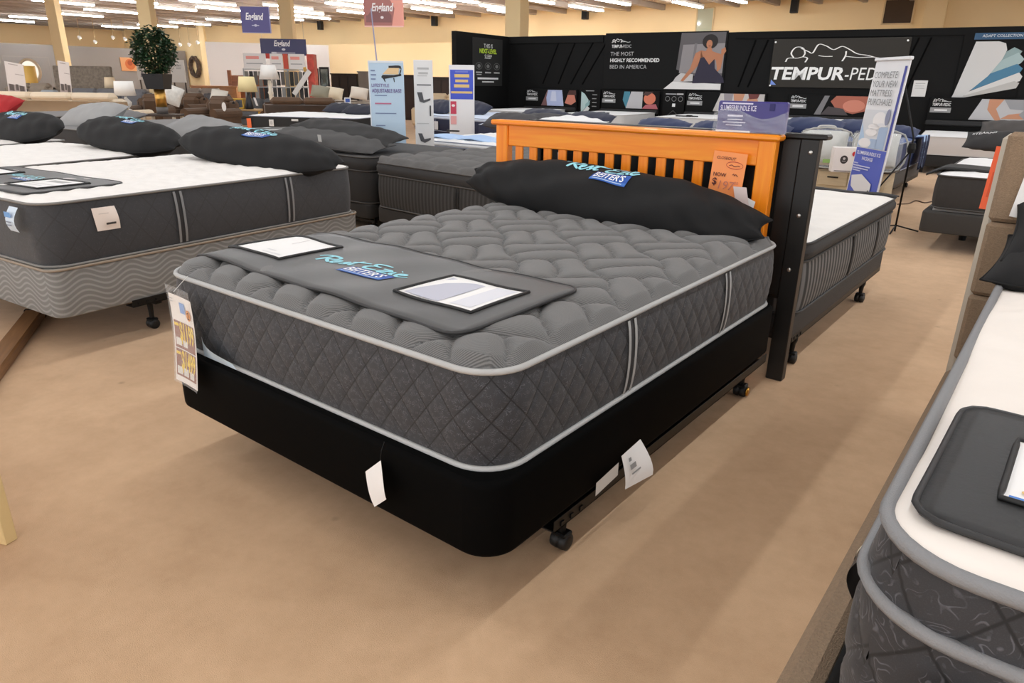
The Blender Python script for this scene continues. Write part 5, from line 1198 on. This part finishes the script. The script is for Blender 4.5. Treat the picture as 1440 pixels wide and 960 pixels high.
# ================================================================== SIGNS IN THE MIDDLE DISTANCE
def stand_sign(name, label, x0, x1, ytop, d, z0, m, pics, texts, rz=YAW, lean=0.0, pole=True):
    a, b = spot(x0, ytop, d), spot(x1, ytop, d); w_ = np.linalg.norm((b-a)[:2]); zt = a[2]
    root = empty(name, label, 'sign', (a[0], a[1], 0), rz)
    poster('board', None, None, (0, 0, z0), (-lean, 0, 0), w_, zt-z0, m, pics, texts, thick=.012, root=root)
    if pole:
        for x in (.03, w_-.03): v, f = tube([(x, .03, 0), (x, .03, max(z0+.3, .4))], .012, 6); mesh('pole', v, f, BLACK_METAL, root, True)
        MB().box(0, w_, -.12, .16, 0, .02, .005).build('base', BLACK_METAL, root)
    return root
gx = (122, 140, 176); 
stand_sign('floor_sign', 'pale blue floor sign with an adjustable base drawing', 517, 567, 85, 7.5, .12, (196, 220, 240),
    [((232, 240, 248), [Q(.0, 0, .03, 1), Q(.0, .985, 1, 1)]), ((36, 36, 42), [PG((.36, .885), (.42, .87), (.93, .895), (.93, .91), (.72, .90), (.40, .90)), PG((.42, .87), (.46, .85), (.48, .85), (.46, .875)), PG((.70, .88), (.72, .85), (.74, .85), (.73, .88)), ST([(.88, .90), (.92, .955), (.58, .955)], .02)]), ((240, 208, 160), [PG((.40, .905), (.57, .95), (.88, .95), (.85, .905))]),
     (gx, [Q(.07, .925, .19, .935), Q(.07, .895, .22, .905), Q(.07, .865, .2, .875), Q(.15, .75, .5, .757), Q(.15, .62, .75, .627), Q(.15, .53, .42, .537), Q(.15, .46, .48, .467), Q(.15, .385, .6, .392), Q(.15, .28, .55, .287)]), ((200, 120, 150), [Q(.15, .69, .62, .70)])],
    [((112, 92, 150), [('LIFESTYLE', .08, .815, .022, {'wmax': .5, 'bold': .01}), ('ADJUSTABLE BASE', .08, .775, .026, {'wmax': .84, 'bold': .015})])])
stand_sign('floor_sign', 'narrow white floor sign with two drawings of raised adjustable beds', 581, 608, 84, 8.0, .12, (240, 240, 240),
    [((198, 198, 198), [Q(.2, .93, .8, .945), Q(.25, .895, .75, .91), Q(.2, .88, .7, .885)]), ((120, 120, 124), [Q(.15, .81, .9, .82)]), ((92, 92, 96), [PG((.15, .76), (.42, .76), (.50, .70), (.85, .715), (.85, .70), (.5, .68), (.28, .69)), PG((.15, .445), (.36, .445), (.48, .40), (.82, .41), (.82, .395), (.5, .37), (.28, .385))]), ((60, 60, 62), [Q(.80, .58, .87, .66)]), ((206, 206, 206), [Q(.1, .52, .75, .526)])], [])
stand_sign('floor_sign', 'white floor sign with a blue panel of yellow lettering before the black return wall', 631, 667, 91, 10.0, .12, (240, 240, 242),
    [((72, 92, 206), [Q(.05, .68, .95, .955)]), ((230, 200, 130), [Q(.22, .885, .80, .915), Q(.25, .84, .75, .865), Q(.2, .79, .8, .82), Q(.08, .735, .92, .755)]), ((120, 130, 214), [Q(.25, .93, .75, .945)]), ((206, 70, 96), [Q(.05, .54, .28, .66)]), ((240, 176, 176), [Q(.05, .44, .28, .52)]), ((252, 240, 240), [EL(.16, .62, .07, .012)])], [])

def hanging_sign(label, x0, y0, x1, y1, d, pics, texts, m, rz, zceil=4.62):
    a, b = spot(x0, y0, d), spot(x1, y1, d); w_ = np.linalg.norm((b-a)[:2]); h = a[2]-b[2]
    root = empty('hanging_sign', label, 'sign', (a[0], a[1], b[2]), rz)
    poster('board', None, None, (0, 0, 0), (0, 0, 0), w_, h, m, pics, texts, thick=.02, root=root)
    for x in (.06, w_-.06): v, f = tube([(x, .01, h), (x, .01, zceil-b[2])], .004, 5); mesh('wire', v, f, mat((150, 150, 160), .4), root)
    return root
ENG = [((240, 240, 246), [('England', .16, .50, .26, {'shear': .25, 'bold': .03, 'wmax': .62})])]
hanging_sign('purple hanging sign with white script lettering near the tall pale column', 337, 9, 375, 45, 16, [((150, 150, 190), [Q(0, -.03, 1, 0), Q(.97, 0, 1, 1)]), ((206, 206, 226), [Q(.35, .26, .6, .29), EL(.48, .275, .05, .05)])], ENG, (88, 84, 138), YAW+R(4))
hanging_sign('salmon pink hanging sign with white script lettering and a sofa print', 510, -14, 564, 36, 10, [((176, 116, 110), [PG((0, .0), (.7, .0), (.78, .5), (.6, .9), (0, 1))]), ((140, 96, 96), [Q(.05, .1, .7, .3), PG((.1, .3), (.2, .45), (.6, .45), (.7, .3))]), ((244, 200, 190), [Q(0, -.03, 1, .01)]), ((240, 230, 230), [EL(.46, .24, .04, .04)])], [((246, 240, 240), [('England', .2, .42, .22, {'shear': .25, 'bold': .03, 'wmax': .56})])], (240, 166, 150), YAW-R(6))
pw = empty('power_cable', 'grey cable dropping from the ceiling past the pink hanging sign', 'cable', (0, 0, 0))
a, b = spot(521, 10, 10.4), spot(530, 88, 7.9); v, f = tube([(a[0], a[1], 4.6), tuple(spot(521, 6, 10.3)), tuple(b)], .009, 6); mesh('cord', v, f, mat((150, 150, 176), .5), pw, True)
hanging_sign('wide navy board with white script lettering above the fabric swatch rack', 365, 54, 428, 78, 21.2, [((150, 150, 170), [Q(.22, .1, .75, .2)]), ((220, 220, 230), [Q(.24, .1, .34, .2), EL(.5, .36, .04, .07)])], [((242, 242, 246), [('England', .30, .56, .34, {'shear': .25, 'bold': .03, 'wmax': .36})])], (70, 72, 110), YAW+R(3))

# ================================================================== FURNITURE SECTION
def cushion(mb, x0, x1, y0, y1, z0, z1, b=0.06, mi=0):
    """soft cushion: chamfered box with a raised middle"""
    v, f = rbox(x0, x1, y0, y1, z0, z1, b); mb.add(v, f, mi)
def sofa(name, label, cat, p, rz, w_, n, m, h=.92, d=.92, seat=.46, arm=.22, roll=False, pillows=(), group=None, skirt=False):
    r_ = empty(name, label, cat, (p[0], p[1], 0), rz, group)
    MB().box(-w_/2+.02, w_/2-.02, -d/2+.05, d/2-.02, .10, .30, .03).build('base', m, r_)
    for x in (-w_/2+.1, w_/2-.1):
        for y in (-d/2+.12, d/2-.1): MB().lathe([(.02, 0), (.03, .10)], 8).build('leg', mat((48, 34, 26), .5), r_, loc=(x, y, 0))
    MB().box(-w_/2+.05, w_/2-.05, d/2-.22, d/2, .28, h-.10, .06).build('backrest', m, r_, True)
    for s in (-1, 1):
        a = MB(); x0, x1 = (s*w_/2-(arm if s > 0 else 0)), (s*w_/2+(0 if s > 0 else arm))
        a.box(x0, x1, -d/2, d/2-.05, .12, .60, .05)
        if roll: a.tube([(s*(w_/2-.07), -d/2+.01, .60), (s*(w_/2-.07), d/2-.08, .60)], .11, 12)
        a.build('armrest', m, r_)
    iw = (w_-2*arm)/n
    for k in range(n):
        x0 = -w_/2+arm+iw*k
        MB().box(x0+.01, x0+iw-.01, -d/2-.02, d/2-.22, .30, seat, .05).build('seat_cushion', m, r_)
        MB().box(x0+.005, x0+iw-.005, d/2-.34, d/2-.03, seat-.02, h-.08, .08).build('back_cushion', m, r_)
        MB().box(x0-.01, x0+iw+.01, d/2-.26, d/2+.03, h-.17, h, .07).build('head_roll', m, r_) if h > .95 else None
    for k, (px, c, tl) in enumerate(pillows):
        q = pillow('throw_pillow', tl, .44, .38, .18, Matrix.Translation((p[0], p[1], 0)) @ Matrix.Rotation(rz, 4, 'Z') @ place((px, .0, seat+.22), R(65), 0, R(6)), mat(c, .8, var=.15, vscale=14), tip=.05, nu=16, nv=16, seed=k)
    return r_
CREAMS = mat((226, 208, 182), .7, var=.03, vscale=4); BROWN = mat((86, 60, 36), .75, var=.15, vscale=6, sheen=.2); SLATE = mat((116, 117, 122), .8, var=.06, vscale=9)
DGREY = mat((96, 96, 98), .8, var=.05); LGREY = mat((186, 180, 174), .8, var=.06, vscale=8); TAUPE = mat((150, 138, 124), .8, var=.06)
p = spot(95, 155, 14.2); sofa('sofa', 'long cream sofa seen from behind with a price tag over its back', 'sofa', p, YAW+math.pi-R(4), 3.05, 3, CREAMS, h=1.03, arm=.26, roll=True)
t = empty('price_card', 'white price card draped over the back of the cream sofa', 'tag', spot(88, 139, 13.7), YAW); sheet('paper', lambda u, v: (.16*u+.03*v, -.02*v, -.14*v), 2, 3, PAPER, t)
v, f = tube([(.1, -.02, -.13), (.13, -.02, -.30)], .012, 5); mesh('ribbon', v, f, mat((150, 116, 70), .6), t)
for lab, x, d, w_, rz in (('dark brown armchair partly behind the plant stand', 212, 16.6, .85, .1), ('dark brown armchair with a white pillow on its arm', 264, 18.0, .88, -.25), ('dark brown armchair with a hanging tag beside the lamp table', 300, 15.6, .9, -.3)):
    p = spot(x, 165, d); sofa('armchair', lab, 'armchair', p, YAW+rz, w_, 1, BROWN, h=.96, arm=.2, roll=True)
t = empty('hang_tag', 'white oval hang tag on the brown armchair by the lamp table', 'tag', spot(315, 150, 14.6), YAW)
MB().lathe([(.045, 0), (.045, .004)], 12, 0, Matrix.Scale(2.0, 4, (0, 0, 1)) @ Matrix.Rotation(R(90), 4, 'X')).build('paper', PAPER, t)
t = pillow('throw_pillow', 'white patterned throw pillow on the brown armchair arm', .42, .42, .16, place(spot(243, 134, 16.2), R(75), YAW, R(20)), mat((222, 220, 214), .8, var=.12, vscale=12), tip=.05, nu=14, nv=14)
p = spot(430, 150, 15.2); sofa('loveseat', 'dark brown loveseat seen from behind near the fabric swatch rack', 'sofa', p, YAW+math.pi+R(8), 1.75, 2, BROWN, h=.98, arm=.22, roll=True)
t = empty('price_card', 'white and blue price card on the end of the brown loveseat', 'tag', spot(484, 137, 14.2), YAW); sheet('paper', lambda u, v: (.13*u, 0, -.2*v), 2, 2, PAPER, t); lay('print', [((60, 90, 170), [Q(.02, -.09, .11, -.02)])], lambda a, b, o: (a, -o, b), t)
for lab, x, d, w_, n, m, rz, h, pil in (
        ('slate grey tub chair beside a pale throw pillow', 298, 22.8, 1.05, 1, SLATE, -.2, .95, ()), ('dark grey sofa behind the yellow-shaded lamp', 350, 20.0, 2.6, 3, DGREY, .1, .88, ()),
        ('pale grey sofa beyond the brown armchairs', 268, 25.0, 2.4, 3, LGREY, 0., .98, ((-.6, (214, 208, 198), 'cream throw pillow on the pale grey sofa beyond the armchairs'), (.1, (200, 196, 190), 'grey patterned throw pillow on the pale grey sofa'))),
        ('blue-grey sofa behind the cream sofa', 150, 20.0, 2.5, 3, SLATE, .05, 1.0, ()), ('taupe sofa behind the slanted white sign', 40, 20.0, 1.5, 2, TAUPE, .1, 1.12, ()), ('round-backed blue-grey chair behind the cream sofa', 62, 18.0, .85, 1, mat((150, 156, 162), .8), 0, .98, ()),
        ('off-white sofa with loose cushions beside the pale blue sign', 508, 19.0, 2.0, 2, mat((196, 182, 168), .8), math.pi+.1, .92, ()), ('cream sofa just behind the white floor signs', 628, 21.0, 2.0, 2, mat((226, 204, 170), .8), .0, 1.0, ()), ('grey sofa below the framed white print', 225, 27.0, 2.4, 3, mat((150, 142, 138), .8), 0, .9, ())):
    p = spot(x, 150, d); sofa('sofa' if n > 1 else 'armchair', lab, 'sofa' if n > 1 else 'armchair', p, YAW+rz, w_, n, m, h=h, pillows=pil)
for lab, x, y, d, c in (('cream cushion on the off-white sofa nearest the brown loveseat', 470, 128, 18.6, (236, 222, 196)), ('white cushion on the off-white sofa near the pale blue sign', 505, 128, 18.6, (232, 222, 208)), ('olive grey cushion beside the red rack end', 450, 126, 18.0, (150, 146, 128)), ('white cushion beside the slate grey tub chair', 308, 131, 19.6, (236, 232, 222))):
    pillow('throw_pillow', lab, .46, .32, .2, place(spot(x, y+3, d), R(62), YAW, R(8)), mat(c, .8), tip=.05, nu=14, nv=14)

def lamp(label, p, zb, prof, shade, mb_, ms, rz=0, n=16):
    r_ = empty('table_lamp', label, 'lamp', (p[0], p[1], zb), rz)
    MB().lathe(prof, n).build('base', mb_, r_, True); zt = prof[-1][1]
    MB().lathe([(.008, zt-.01), (.008, zt+.12)], 8).build('stem', mat((120, 100, 60), .3, metal=.8), r_)
    r0, r1, hs = shade; zs = zt+.02
    v = [(r*math.cos(2*math.pi*k/20), r*math.sin(2*math.pi*k/20), z) for r, z in ((r0, zs), (r1, zs+hs), (r1-.008, zs+hs), (r0-.008, zs)) for k in range(20)]
    f = [(i*20+k, i*20+(k+1) % 20, ((i+1) % 4)*20+(k+1) % 20, ((i+1) % 4)*20+k) for i in range(4) for k in range(20)]
    mesh('lamp_shade', v, f, ms, r_, True); return r_
def table(name, label, p, rz, w_, d_, h, top, leg, shelf=True, cat='table'):
    r_ = empty(name, label, cat, (p[0], p[1], 0), rz)
    MB().box(-w_/2, w_/2, -d_/2, d_/2, h-.04, h, .006).build('top', top, r_)
    for x in (-w_/2+.04, w_/2-.04):
        for y in (-d_/2+.04, d_/2-.04): MB().box(x-.025, x+.025, y-.025, y+.025, 0, h-.04, .003).build('leg', leg, r_)
    if shelf: MB().box(-w_/2+.03, w_/2-.03, -d_/2+.03, d_/2-.03, .16, .19).build('shelf', leg, r_)
    return r_
# plant on its brass stand
p = spot(229, 160, 13.0); pt = np.array(p); tz = pt[2]
table('console_table', 'pale metal table with a dark top carrying the potted plant', p, YAW, .62, .4, tz, mat((66, 54, 46), .5), mat((206, 196, 178), .4, metal=.3))
sp_ = empty('plant_stand', 'brass cylinder pedestal under the potted plant', 'stand', (p[0], p[1], tz))
zp = spot(221, 125, 13.0)[2]
MB().lathe([(.10, 0), (.10, .12)], 18).build('base', mat((96, 92, 90), .5), sp_, True)
MB().lathe([(.095, .12), (.095, zp-tz)], 18).build('cylinder', mat((206, 160, 84), .28, metal=.9), sp_, True)
pp_ = spot(221, 125, 13.0); pln = empty('potted_plant', 'leafy green plant in a square black pot on a brass pedestal', 'plant', (p[0], p[1], zp), YAW)
b = MB(); v = [(s*x, t_*x, z) for z, x in ((0, .155), (.26, .19)) for s, t_ in ((-1, -1), (1, -1), (1, 1), (-1, 1))]
b.add(v, [(3, 2, 1, 0), (0, 1, 5, 4), (1, 2, 6, 5), (2, 3, 7, 6), (3, 0, 4, 7), (4, 5, 6, 7)]); b.build('pot', mat((24, 25, 27), .5), pln)
tr = MB()
for k in range(5):
    a = k*1.3; tr.tube(smooth_line([(.03*math.cos(a), .03*math.sin(a), .24), (.06*math.cos(a), .06*math.sin(a), .45), (.2*math.cos(a), .2*math.sin(a), .8)], 4), .012, 5)
tr.build('stems', mat((84, 66, 46), .8), pln)
lf = [MB(), MB()]
for k in range(2600):
    while True:
        q = rng.uniform(-1, 1, 3)
        if .25 < q@q < 1: break
    c = np.array([q[0]*.38, q[1]*.36, .64+q[2]*.42]); c[0] *= 1+.1*math.sin(k)
    if c[2] < .26 and (abs(c[0]) < .2 and abs(c[1]) < .2): c[2] = .3
    a, b_, g = rng.uniform(0, 6.28), rng.uniform(-.9, .5), rng.uniform(.05, .085)
    dr = np.array([math.cos(a)*math.cos(b_), math.sin(a)*math.cos(b_), math.sin(b_)]); sd = np.array([-math.sin(a), math.cos(a), rng.uniform(-.4, .4)])*g*.38
    up_ = np.cross(dr, sd); up_ /= np.linalg.norm(up_)+1e-9
    lf[k % 2].add([c, c+dr*g*.45+sd+up_*.008, c+dr*g, c+dr*g*.45-sd+up_*.008], [(0, 1, 2), (0, 2, 3)])
o = lf[0].build('foliage', mat((44, 74, 44), .5, var=.3, vscale=8), pln); o['kind'] = 'stuff'
o = lf[1].build('foliage', mat((30, 54, 34), .5, var=.3, vscale=8), pln); o['kind'] = 'stuff'

YSH = mat((250, 232, 176), .7); WSH = mat((246, 244, 240), .7)
p = spot(347, 153, 16.5); table('end_table', 'light wood end table under the yellow-shaded lamp', p, YAW, .82, .55, p[2], mat((196, 164, 120), .5), mat((206, 160, 60), .5))
z_ = p[2]; q = spot(351, 152, 16.4); lamp('lamp with a yellow square shade and dark bottle base', q, z_, [(.09, 0), (.10, .04), (.07, .2), (.03, .32), (.025, .36)], (.22, .17, .33), mat((30, 32, 40), .3), YSH)
t = empty('hang_tag', 'white tag hanging from the yellow-shaded lamp', 'tag', spot(356, 137, 16.2), YAW); sheet('paper', lambda u, v: (.05*u+.05*v, 0, -.18*v), 2, 2, PAPER, t)
cr = empty('crate', 'small yellow open wooden frame on the end table', 'decor', (*spot(337, 152, 16.45)[:2], z_), YAW)
for nm, bx in (('side', (-.14, -.11, -.1, .1, 0, .2)), ('side', (.11, .14, -.1, .1, 0, .2)), ('top', (-.14, .14, -.1, .1, .2, .23)), ('bottom', (-.14, .14, -.1, .1, .001, .03))): MB().box(*bx, .004).build(nm, mat((222, 180, 70), .5), cr)
p = spot(381, 134, 18.0); lamp('tall white turned-post floor lamp in front of the swatch rack', p, 0, [(.16, 0), (.16, .03), (.05, .07), (.04, .5), (.07, .55), (.04, .62), (.045, .95), (.07, 1.0), (.04, 1.06), (.05, 1.22), (.03, 1.30)], (.25, .17, .34), mat((236, 228, 212), .5), WSH)
p = spot(174, 120, 15.5); ft = table('lamp_table', 'small dark table behind the cream sofa', p, YAW, .6, .5, .62, mat((60, 50, 44), .5), mat((60, 50, 44), .5)); lamp('white lamp with a drum shade and open oval base', p, .62, [(.09, 0), (.09, .03), (.03, .05), (.10, .12), (.11, .18), (.03, .27), (.025, .3)], (.22, .19, .30), mat((236, 232, 226), .4), WSH)
p = spot(155, 118, 20.6); table('lamp_table', 'narrow wooden table under the small cream lamp', p, YAW, .5, .45, .66, mat((120, 88, 54), .5), mat((120, 88, 54), .5)); lamp('small lamp with a cream shade and tan wood base', p, .66, [(.09, 0), (.10, .05), (.06, .25), (.03, .33)], (.17, .13, .30), mat((176, 128, 76), .5), mat((252, 230, 196), .7))
o = MB().box(-.9, .9, -.05, .05, 0, 1.62, .02).build('upholstered_headboard', mat((140, 130, 118), .9, var=.25, vscale=14), None, loc=(*spot(119, 130, 22)[:2], 0), rot=(R(-4), 0, YAW)); tag(o, 'wide taupe textured headboard panel behind the cream sofa', 'headboard')
for lab, x0, x1, y0, d, sh in (('tall slanted white furniture sign with sofa photos at the picture edge', -6, 20, 84, 16.5, 12), ('tall slanted white furniture sign with chair photos beside the column', 68, 84, 83, 16.5, 9)):
    stand_sign('floor_sign', lab, x0, x1, y0, d, .80, (228, 222, 220), [((170, 160, 158), [Q(.2, .94, .7, .96), Q(.5, .70, .95, .715), Q(.05, .05, .95, .42)]), ((96, 88, 86), [Q(.1, .25, .35, .42), Q(.45, .28, .6, .44), Q(.65, .2, .9, .42), Q(.3, .08, .7, .2)]), ((206, 198, 194), [Q(.15, .12, .4, .22), Q(.6, .06, .9, .17)])], [], rz=YAW, lean=R(-7))
    o = [c for c in bpy.data.objects if c.get('label') == lab][0]; o.rotation_euler = (0, R(9), YAW)
mr = empty('round_mirror', 'round cream-framed mirror leaning behind the far sofas', 'mirror', spot(42, 100, 26), YAW)
Mx = Matrix.Rotation(R(90), 4, 'X'); v, f = tube([(.38*math.cos(a), 0, .40*math.sin(a)) for a in np.linspace(0, 2*math.pi, 24, endpoint=False)], .05, 6, False, True); mesh('frame', v, f, mat((222, 200, 170), .5), mr, True)
MB().box(-.03, .03, .02, .06, -spot(42, 100, 26)[2], -.3).build('stand', mat((120, 90, 60), .5), mr)
MB().lathe([(.38, -.01), (.38, .01)], 24, 0, Mx).build('glass', mat((190, 180, 165), .08, metal=.9), mr)
mr2 = empty('panel_moulding', 'thin grey picture moulding on the grey partition', 'moulding', onx(40, 100, -47.99), R(90))
lp = empty('table_lamp', 'amber glass lamp standing in front of the round mirror', 'lamp', (*spot(46, 125, 24)[:2], .0)); MB().lathe([(.2, 0), (.2, .02), (.04, .04), (.04, .75), (.1, .8)], 16).build('base', mat((120, 90, 60), .4), lp, True); MB().lathe([(.20, .8), (.20, 1.62)], 16).build('lamp_shade', mat((250, 206, 110), .5), lp, True)
for x0, x1, z0, z1 in ((-1.2, 1.2, .75, .80), (-1.2, -1.15, -.8, .8), (1.15, 1.2, -.8, .8)): MB().box(x0, x1, 0, .05, z0, z1).build('strip', mat((160, 152, 146), .6), mr2)
def wall_art(label, x, y, d, w_, h, bg, pics, rz): 
    p = onx(x, y, -47.93) if d == 45 else spot(x, y, d); pz = p[2]-h/2; o = poster('picture', label, 'picture', (p[0], p[1], p[2]-h/2), (0, 0, rz), w_, h, bg, pics, [], thick=.04)
    if d < 40:
        for lx in (.05, w_-.05): MB().box(lx-.02, lx+.02, .04, .07, -pz, h*.8).build('easel_leg', mat((60, 50, 44), .5), o)
    return o
wall_art('orange abstract canvas on the grey partition behind the white lamp', 170, 90, 45, 1.05, .8, (220, 160, 110), [((206, 110, 60), [EL(.55, .5, .3, .4)]), ((170, 80, 44), [EL(.55, .6, .15, .2)])], R(90))
wall_art('large white framed print beside the potted plant', 240, 100, 24, .48, .72, (236, 234, 230), [((150, 148, 146), [Q(.4, .75, .8, .78), Q(.4, .68, .8, .7), Q(.42, .60, .76, .62)])], YAW)
wall_art('pale abstract print behind the white drum lamp', 193, 102, 26, .5, .5, (226, 222, 216), [((150, 148, 148), [PG((.2, .2), (.35, .8), (.5, .3), (.7, .9), (.8, .2))])], YAW)
def UWP(px, py, out):
    d = _fw+(px-720)/F_PX*_rt-(py-480)/F_PX*_up; n = np.array([-DV[1], DV[0], 0]); return CAM+d*(((np.array([UW[0], UW[1], 0])-CAM)@n)/(d@n))-n*out
wr_ = empty('wreath', 'dark brown wreath hanging at the end of the grey partition', 'wreath', UWP(277, 94, .16), A68)
v, f = tube([(.28*math.cos(a)*1.6, 0, .56*math.sin(a)) for a in np.linspace(0, 2*math.pi, 26, endpoint=False)], .14, 7, False, True); v = [(a[0]+rng.uniform(-.03, .03), a[1]+rng.uniform(-.03, .03), a[2]+rng.uniform(-.03, .03)) for a in v]; mesh('ring', v, f, mat((84, 70, 60), .9, var=.4, vscale=12), wr_)
# wooden bed and dresser against the grey panel
bw_ = empty('wooden_bed', 'reddish wooden bed with a low headboard against the grey panel', 'bed', (*spot(340, 120, 30)[:2], 0), YAW); RW = wood((134, 84, 54), (160, 104, 68), (2, 16, 16), .5)
MB().box(-.55, -.4, -.05, .05, 0, 1.65, .01).build('post', RW, bw_); MB().box(-.4, 1.0, -.03, .03, .5, 1.45, .01).build('panel', RW, bw_); MB().box(1.0, 1.15, -.05, .05, 0, 1.65, .01).build('post', RW, bw_)
ds = empty('dresser', 'long light brown dresser along the grey panel', 'dresser', (*spot(305, 130, 29)[:2], 0), YAW); RW2 = wood((176, 124, 80), (196, 144, 98), (2, 16, 16), .5)
MB().box(-1.0, .95, -.25, .25, .98, 1.03, .01).build('top', RW2, ds); MB().box(-.95, .9, -.22, .22, .0, .98, .01).build('carcass', RW2, ds)
for k in range(3): MB().box(-.92+.6*k, -.36+.6*k, -.24, -.22, .55, .92, .01).build('drawer', RW2, ds)
# swatch rack
rk = empty('swatch_rack', 'grey fabric swatch rack with red end panel and white header boards', 'rack', (*spot(393, 140, 21.5)[:2], 0), YAW); MET = mat((150, 152, 152), .4, metal=.5)
for x in (-1.0, -.33, .33, .95): MB().box(x-.02, x+.02, -.02, .02, 0, 1.62).build('upright', MET, rk)
for z in (.62, 1.08, 1.58): MB().box(-1.0, .95, -.03, .03, z, z+.03).build('rail', MET, rk)
cols = [(70, 70, 70), (110, 108, 104), (52, 52, 50), (150, 150, 148), (88, 84, 80), (128, 126, 120), (40, 40, 42), (178, 178, 176), (100, 96, 92)]
k = 0
for z in (.66, 1.12):
    for i in range(14):
        x = -.96+.135*i; c = cols[(i*5+k) % 9]; k += 1
        MB().box(x, x+.105, -.05, -.02, z+.02*(k % 3), z+.42).build('swatch', mat(c, .8), rk)
for k, (x0, x1) in enumerate(((-.95, -.28), (-.15, .22), (.40, .88))):
    poster('header_board', None, None, (x0, -.06, 1.62), (0, 0, 0), x1-x0, .42, (238, 234, 232), [((244, 160, 150), [Q(.12, .62, .7, .82)]), ((170, 170, 170), [Q(.12, .3, .85, .36)])], [], root=rk, thick=.02)
MB().box(.24, .38, -.06, -.04, 1.62, 2.04).build('red_panel', mat((206, 84, 64), .6), rk); MB().box(-.27, -.16, -.06, -.04, 1.9, 2.04).build('red_panel', mat((190, 60, 50), .6), rk)
RED = mat((200, 80, 66), .6, var=.3, vscale=6)
MB().box(.95, 1.15, -.06, .30, .45, 2.04).build('end_panel', RED, rk)
bd_ = MB().box(-.07, .07, -.01, .01, 0, .86).build('slanted_board', mat((238, 236, 232), .6), rk, loc=(.50, -.14, .90), rot=(0, R(38), 0))
MB().box(.82, .92, -.08, -.04, 1.55, 1.68, .02).build('tan_swatch', mat((214, 172, 90), .7), rk)
# dark case goods against the beige bulkhead
for lab, x0, x1, y0, d, c in (('dark brown wardrobe-like dresser with three panels by the beige bulkhead', 465, 501, 103, 26, (52, 42, 38)), ('grey tall case piece beside the dark dresser', 503, 520, 100, 26, (150, 146, 142)), ('dark brown chest beside the pale blue floor sign', 566, 582, 105, 25, (60, 40, 34)), ('dark brown shelf unit behind the narrow white sign', 608, 633, 108, 24, (66, 52, 46))):
    a, b = spot(x0, y0, d), spot(x1, y0, d); w_ = np.linalg.norm((b-a)[:2]); h = a[2]
    r_ = empty('dresser', lab, 'dresser', (a[0], a[1], 0), YAW); m = mat(c, .5, var=.1, vscale=3)
    MB().box(0, w_, 0, .5, .06, h-.04, .01).build('carcass', m, r_); MB().box(-.03, w_+.03, -.03, .52, h-.04, h, .008).build('top', m, r_); MB().box(.03, w_-.03, .03, .47, 0, .06).build('plinth', m, r_)
    n = max(1, round(w_/.32))
    for k in range(n): MB().box(.02+w_/n*k, w_/n*(k+1)-.02, -.02, 0, .2, h-.1, .008).build('door', m, r_)
cm = empty('standing_mirror', 'black-framed standing mirror at the corner of the beige bulkhead', 'mirror', (*spot(457, 118, 25)[:2], 0), YAW+R(8))
MB().box(-.17, .17, 0, .04, .55, 1.75, .01).build('frame', mat((26, 24, 24), .4), cm); MB().box(-.12, .12, -.005, 0, .62, 1.68).build('glass', mat((150, 160, 158), .08, metal=.8), cm); MB().box(-.32, -.19, 0, .06, .5, 1.70, .01).build('side_leaf', mat((26, 24, 24), .4), cm)
for s in (-.14, .14): MB().box(s-.02, s+.02, -.1, .2, 0, .56).build('foot', mat((26, 24, 24), .4), cm)
# track spots along the grey partition
sp0 = None
for i, (x, y) in enumerate(((113, 54), (90, 56), (135, 60), (160, 54), (226, 59), (177, 56), (279, 61), (267, 64), (254, 64))):
    p = spot(x, y, 40); lab = 'small bright spotlight before the grey partition, %s from the left' % ORD[sorted((113, 90, 135, 160, 226, 177, 279, 267, 254)).index(x)]
    if sp0 is None:
        sp0 = empty('spotlight', lab, 'spotlight', p, 0, 'spotlights before the grey partition')
        MB().lathe([(.05, .16), (.10, .06), (.10, 0)], 12, 0, Matrix.Rotation(R(40), 4, 'X')).build('housing', WHITE, sp0)
        MB().lathe([(.09, -.004), (.09, .0)], 12, 0, Matrix.Rotation(R(40), 4, 'X')).build('bulb', mat((255, 240, 205), .4, emit=40.0), sp0)
        MB().box(-.01, .01, -.01, .01, .1, 4.97-p[2]).build('rod', mat((190, 160, 116), .5), sp0)
    else:
        c = sp0.copy(); COL.objects.link(c); c.location = tuple(p); c['label'] = lab
        for ch in sp0.children: k = ch.copy(); COL.objects.link(k); k.parent = c
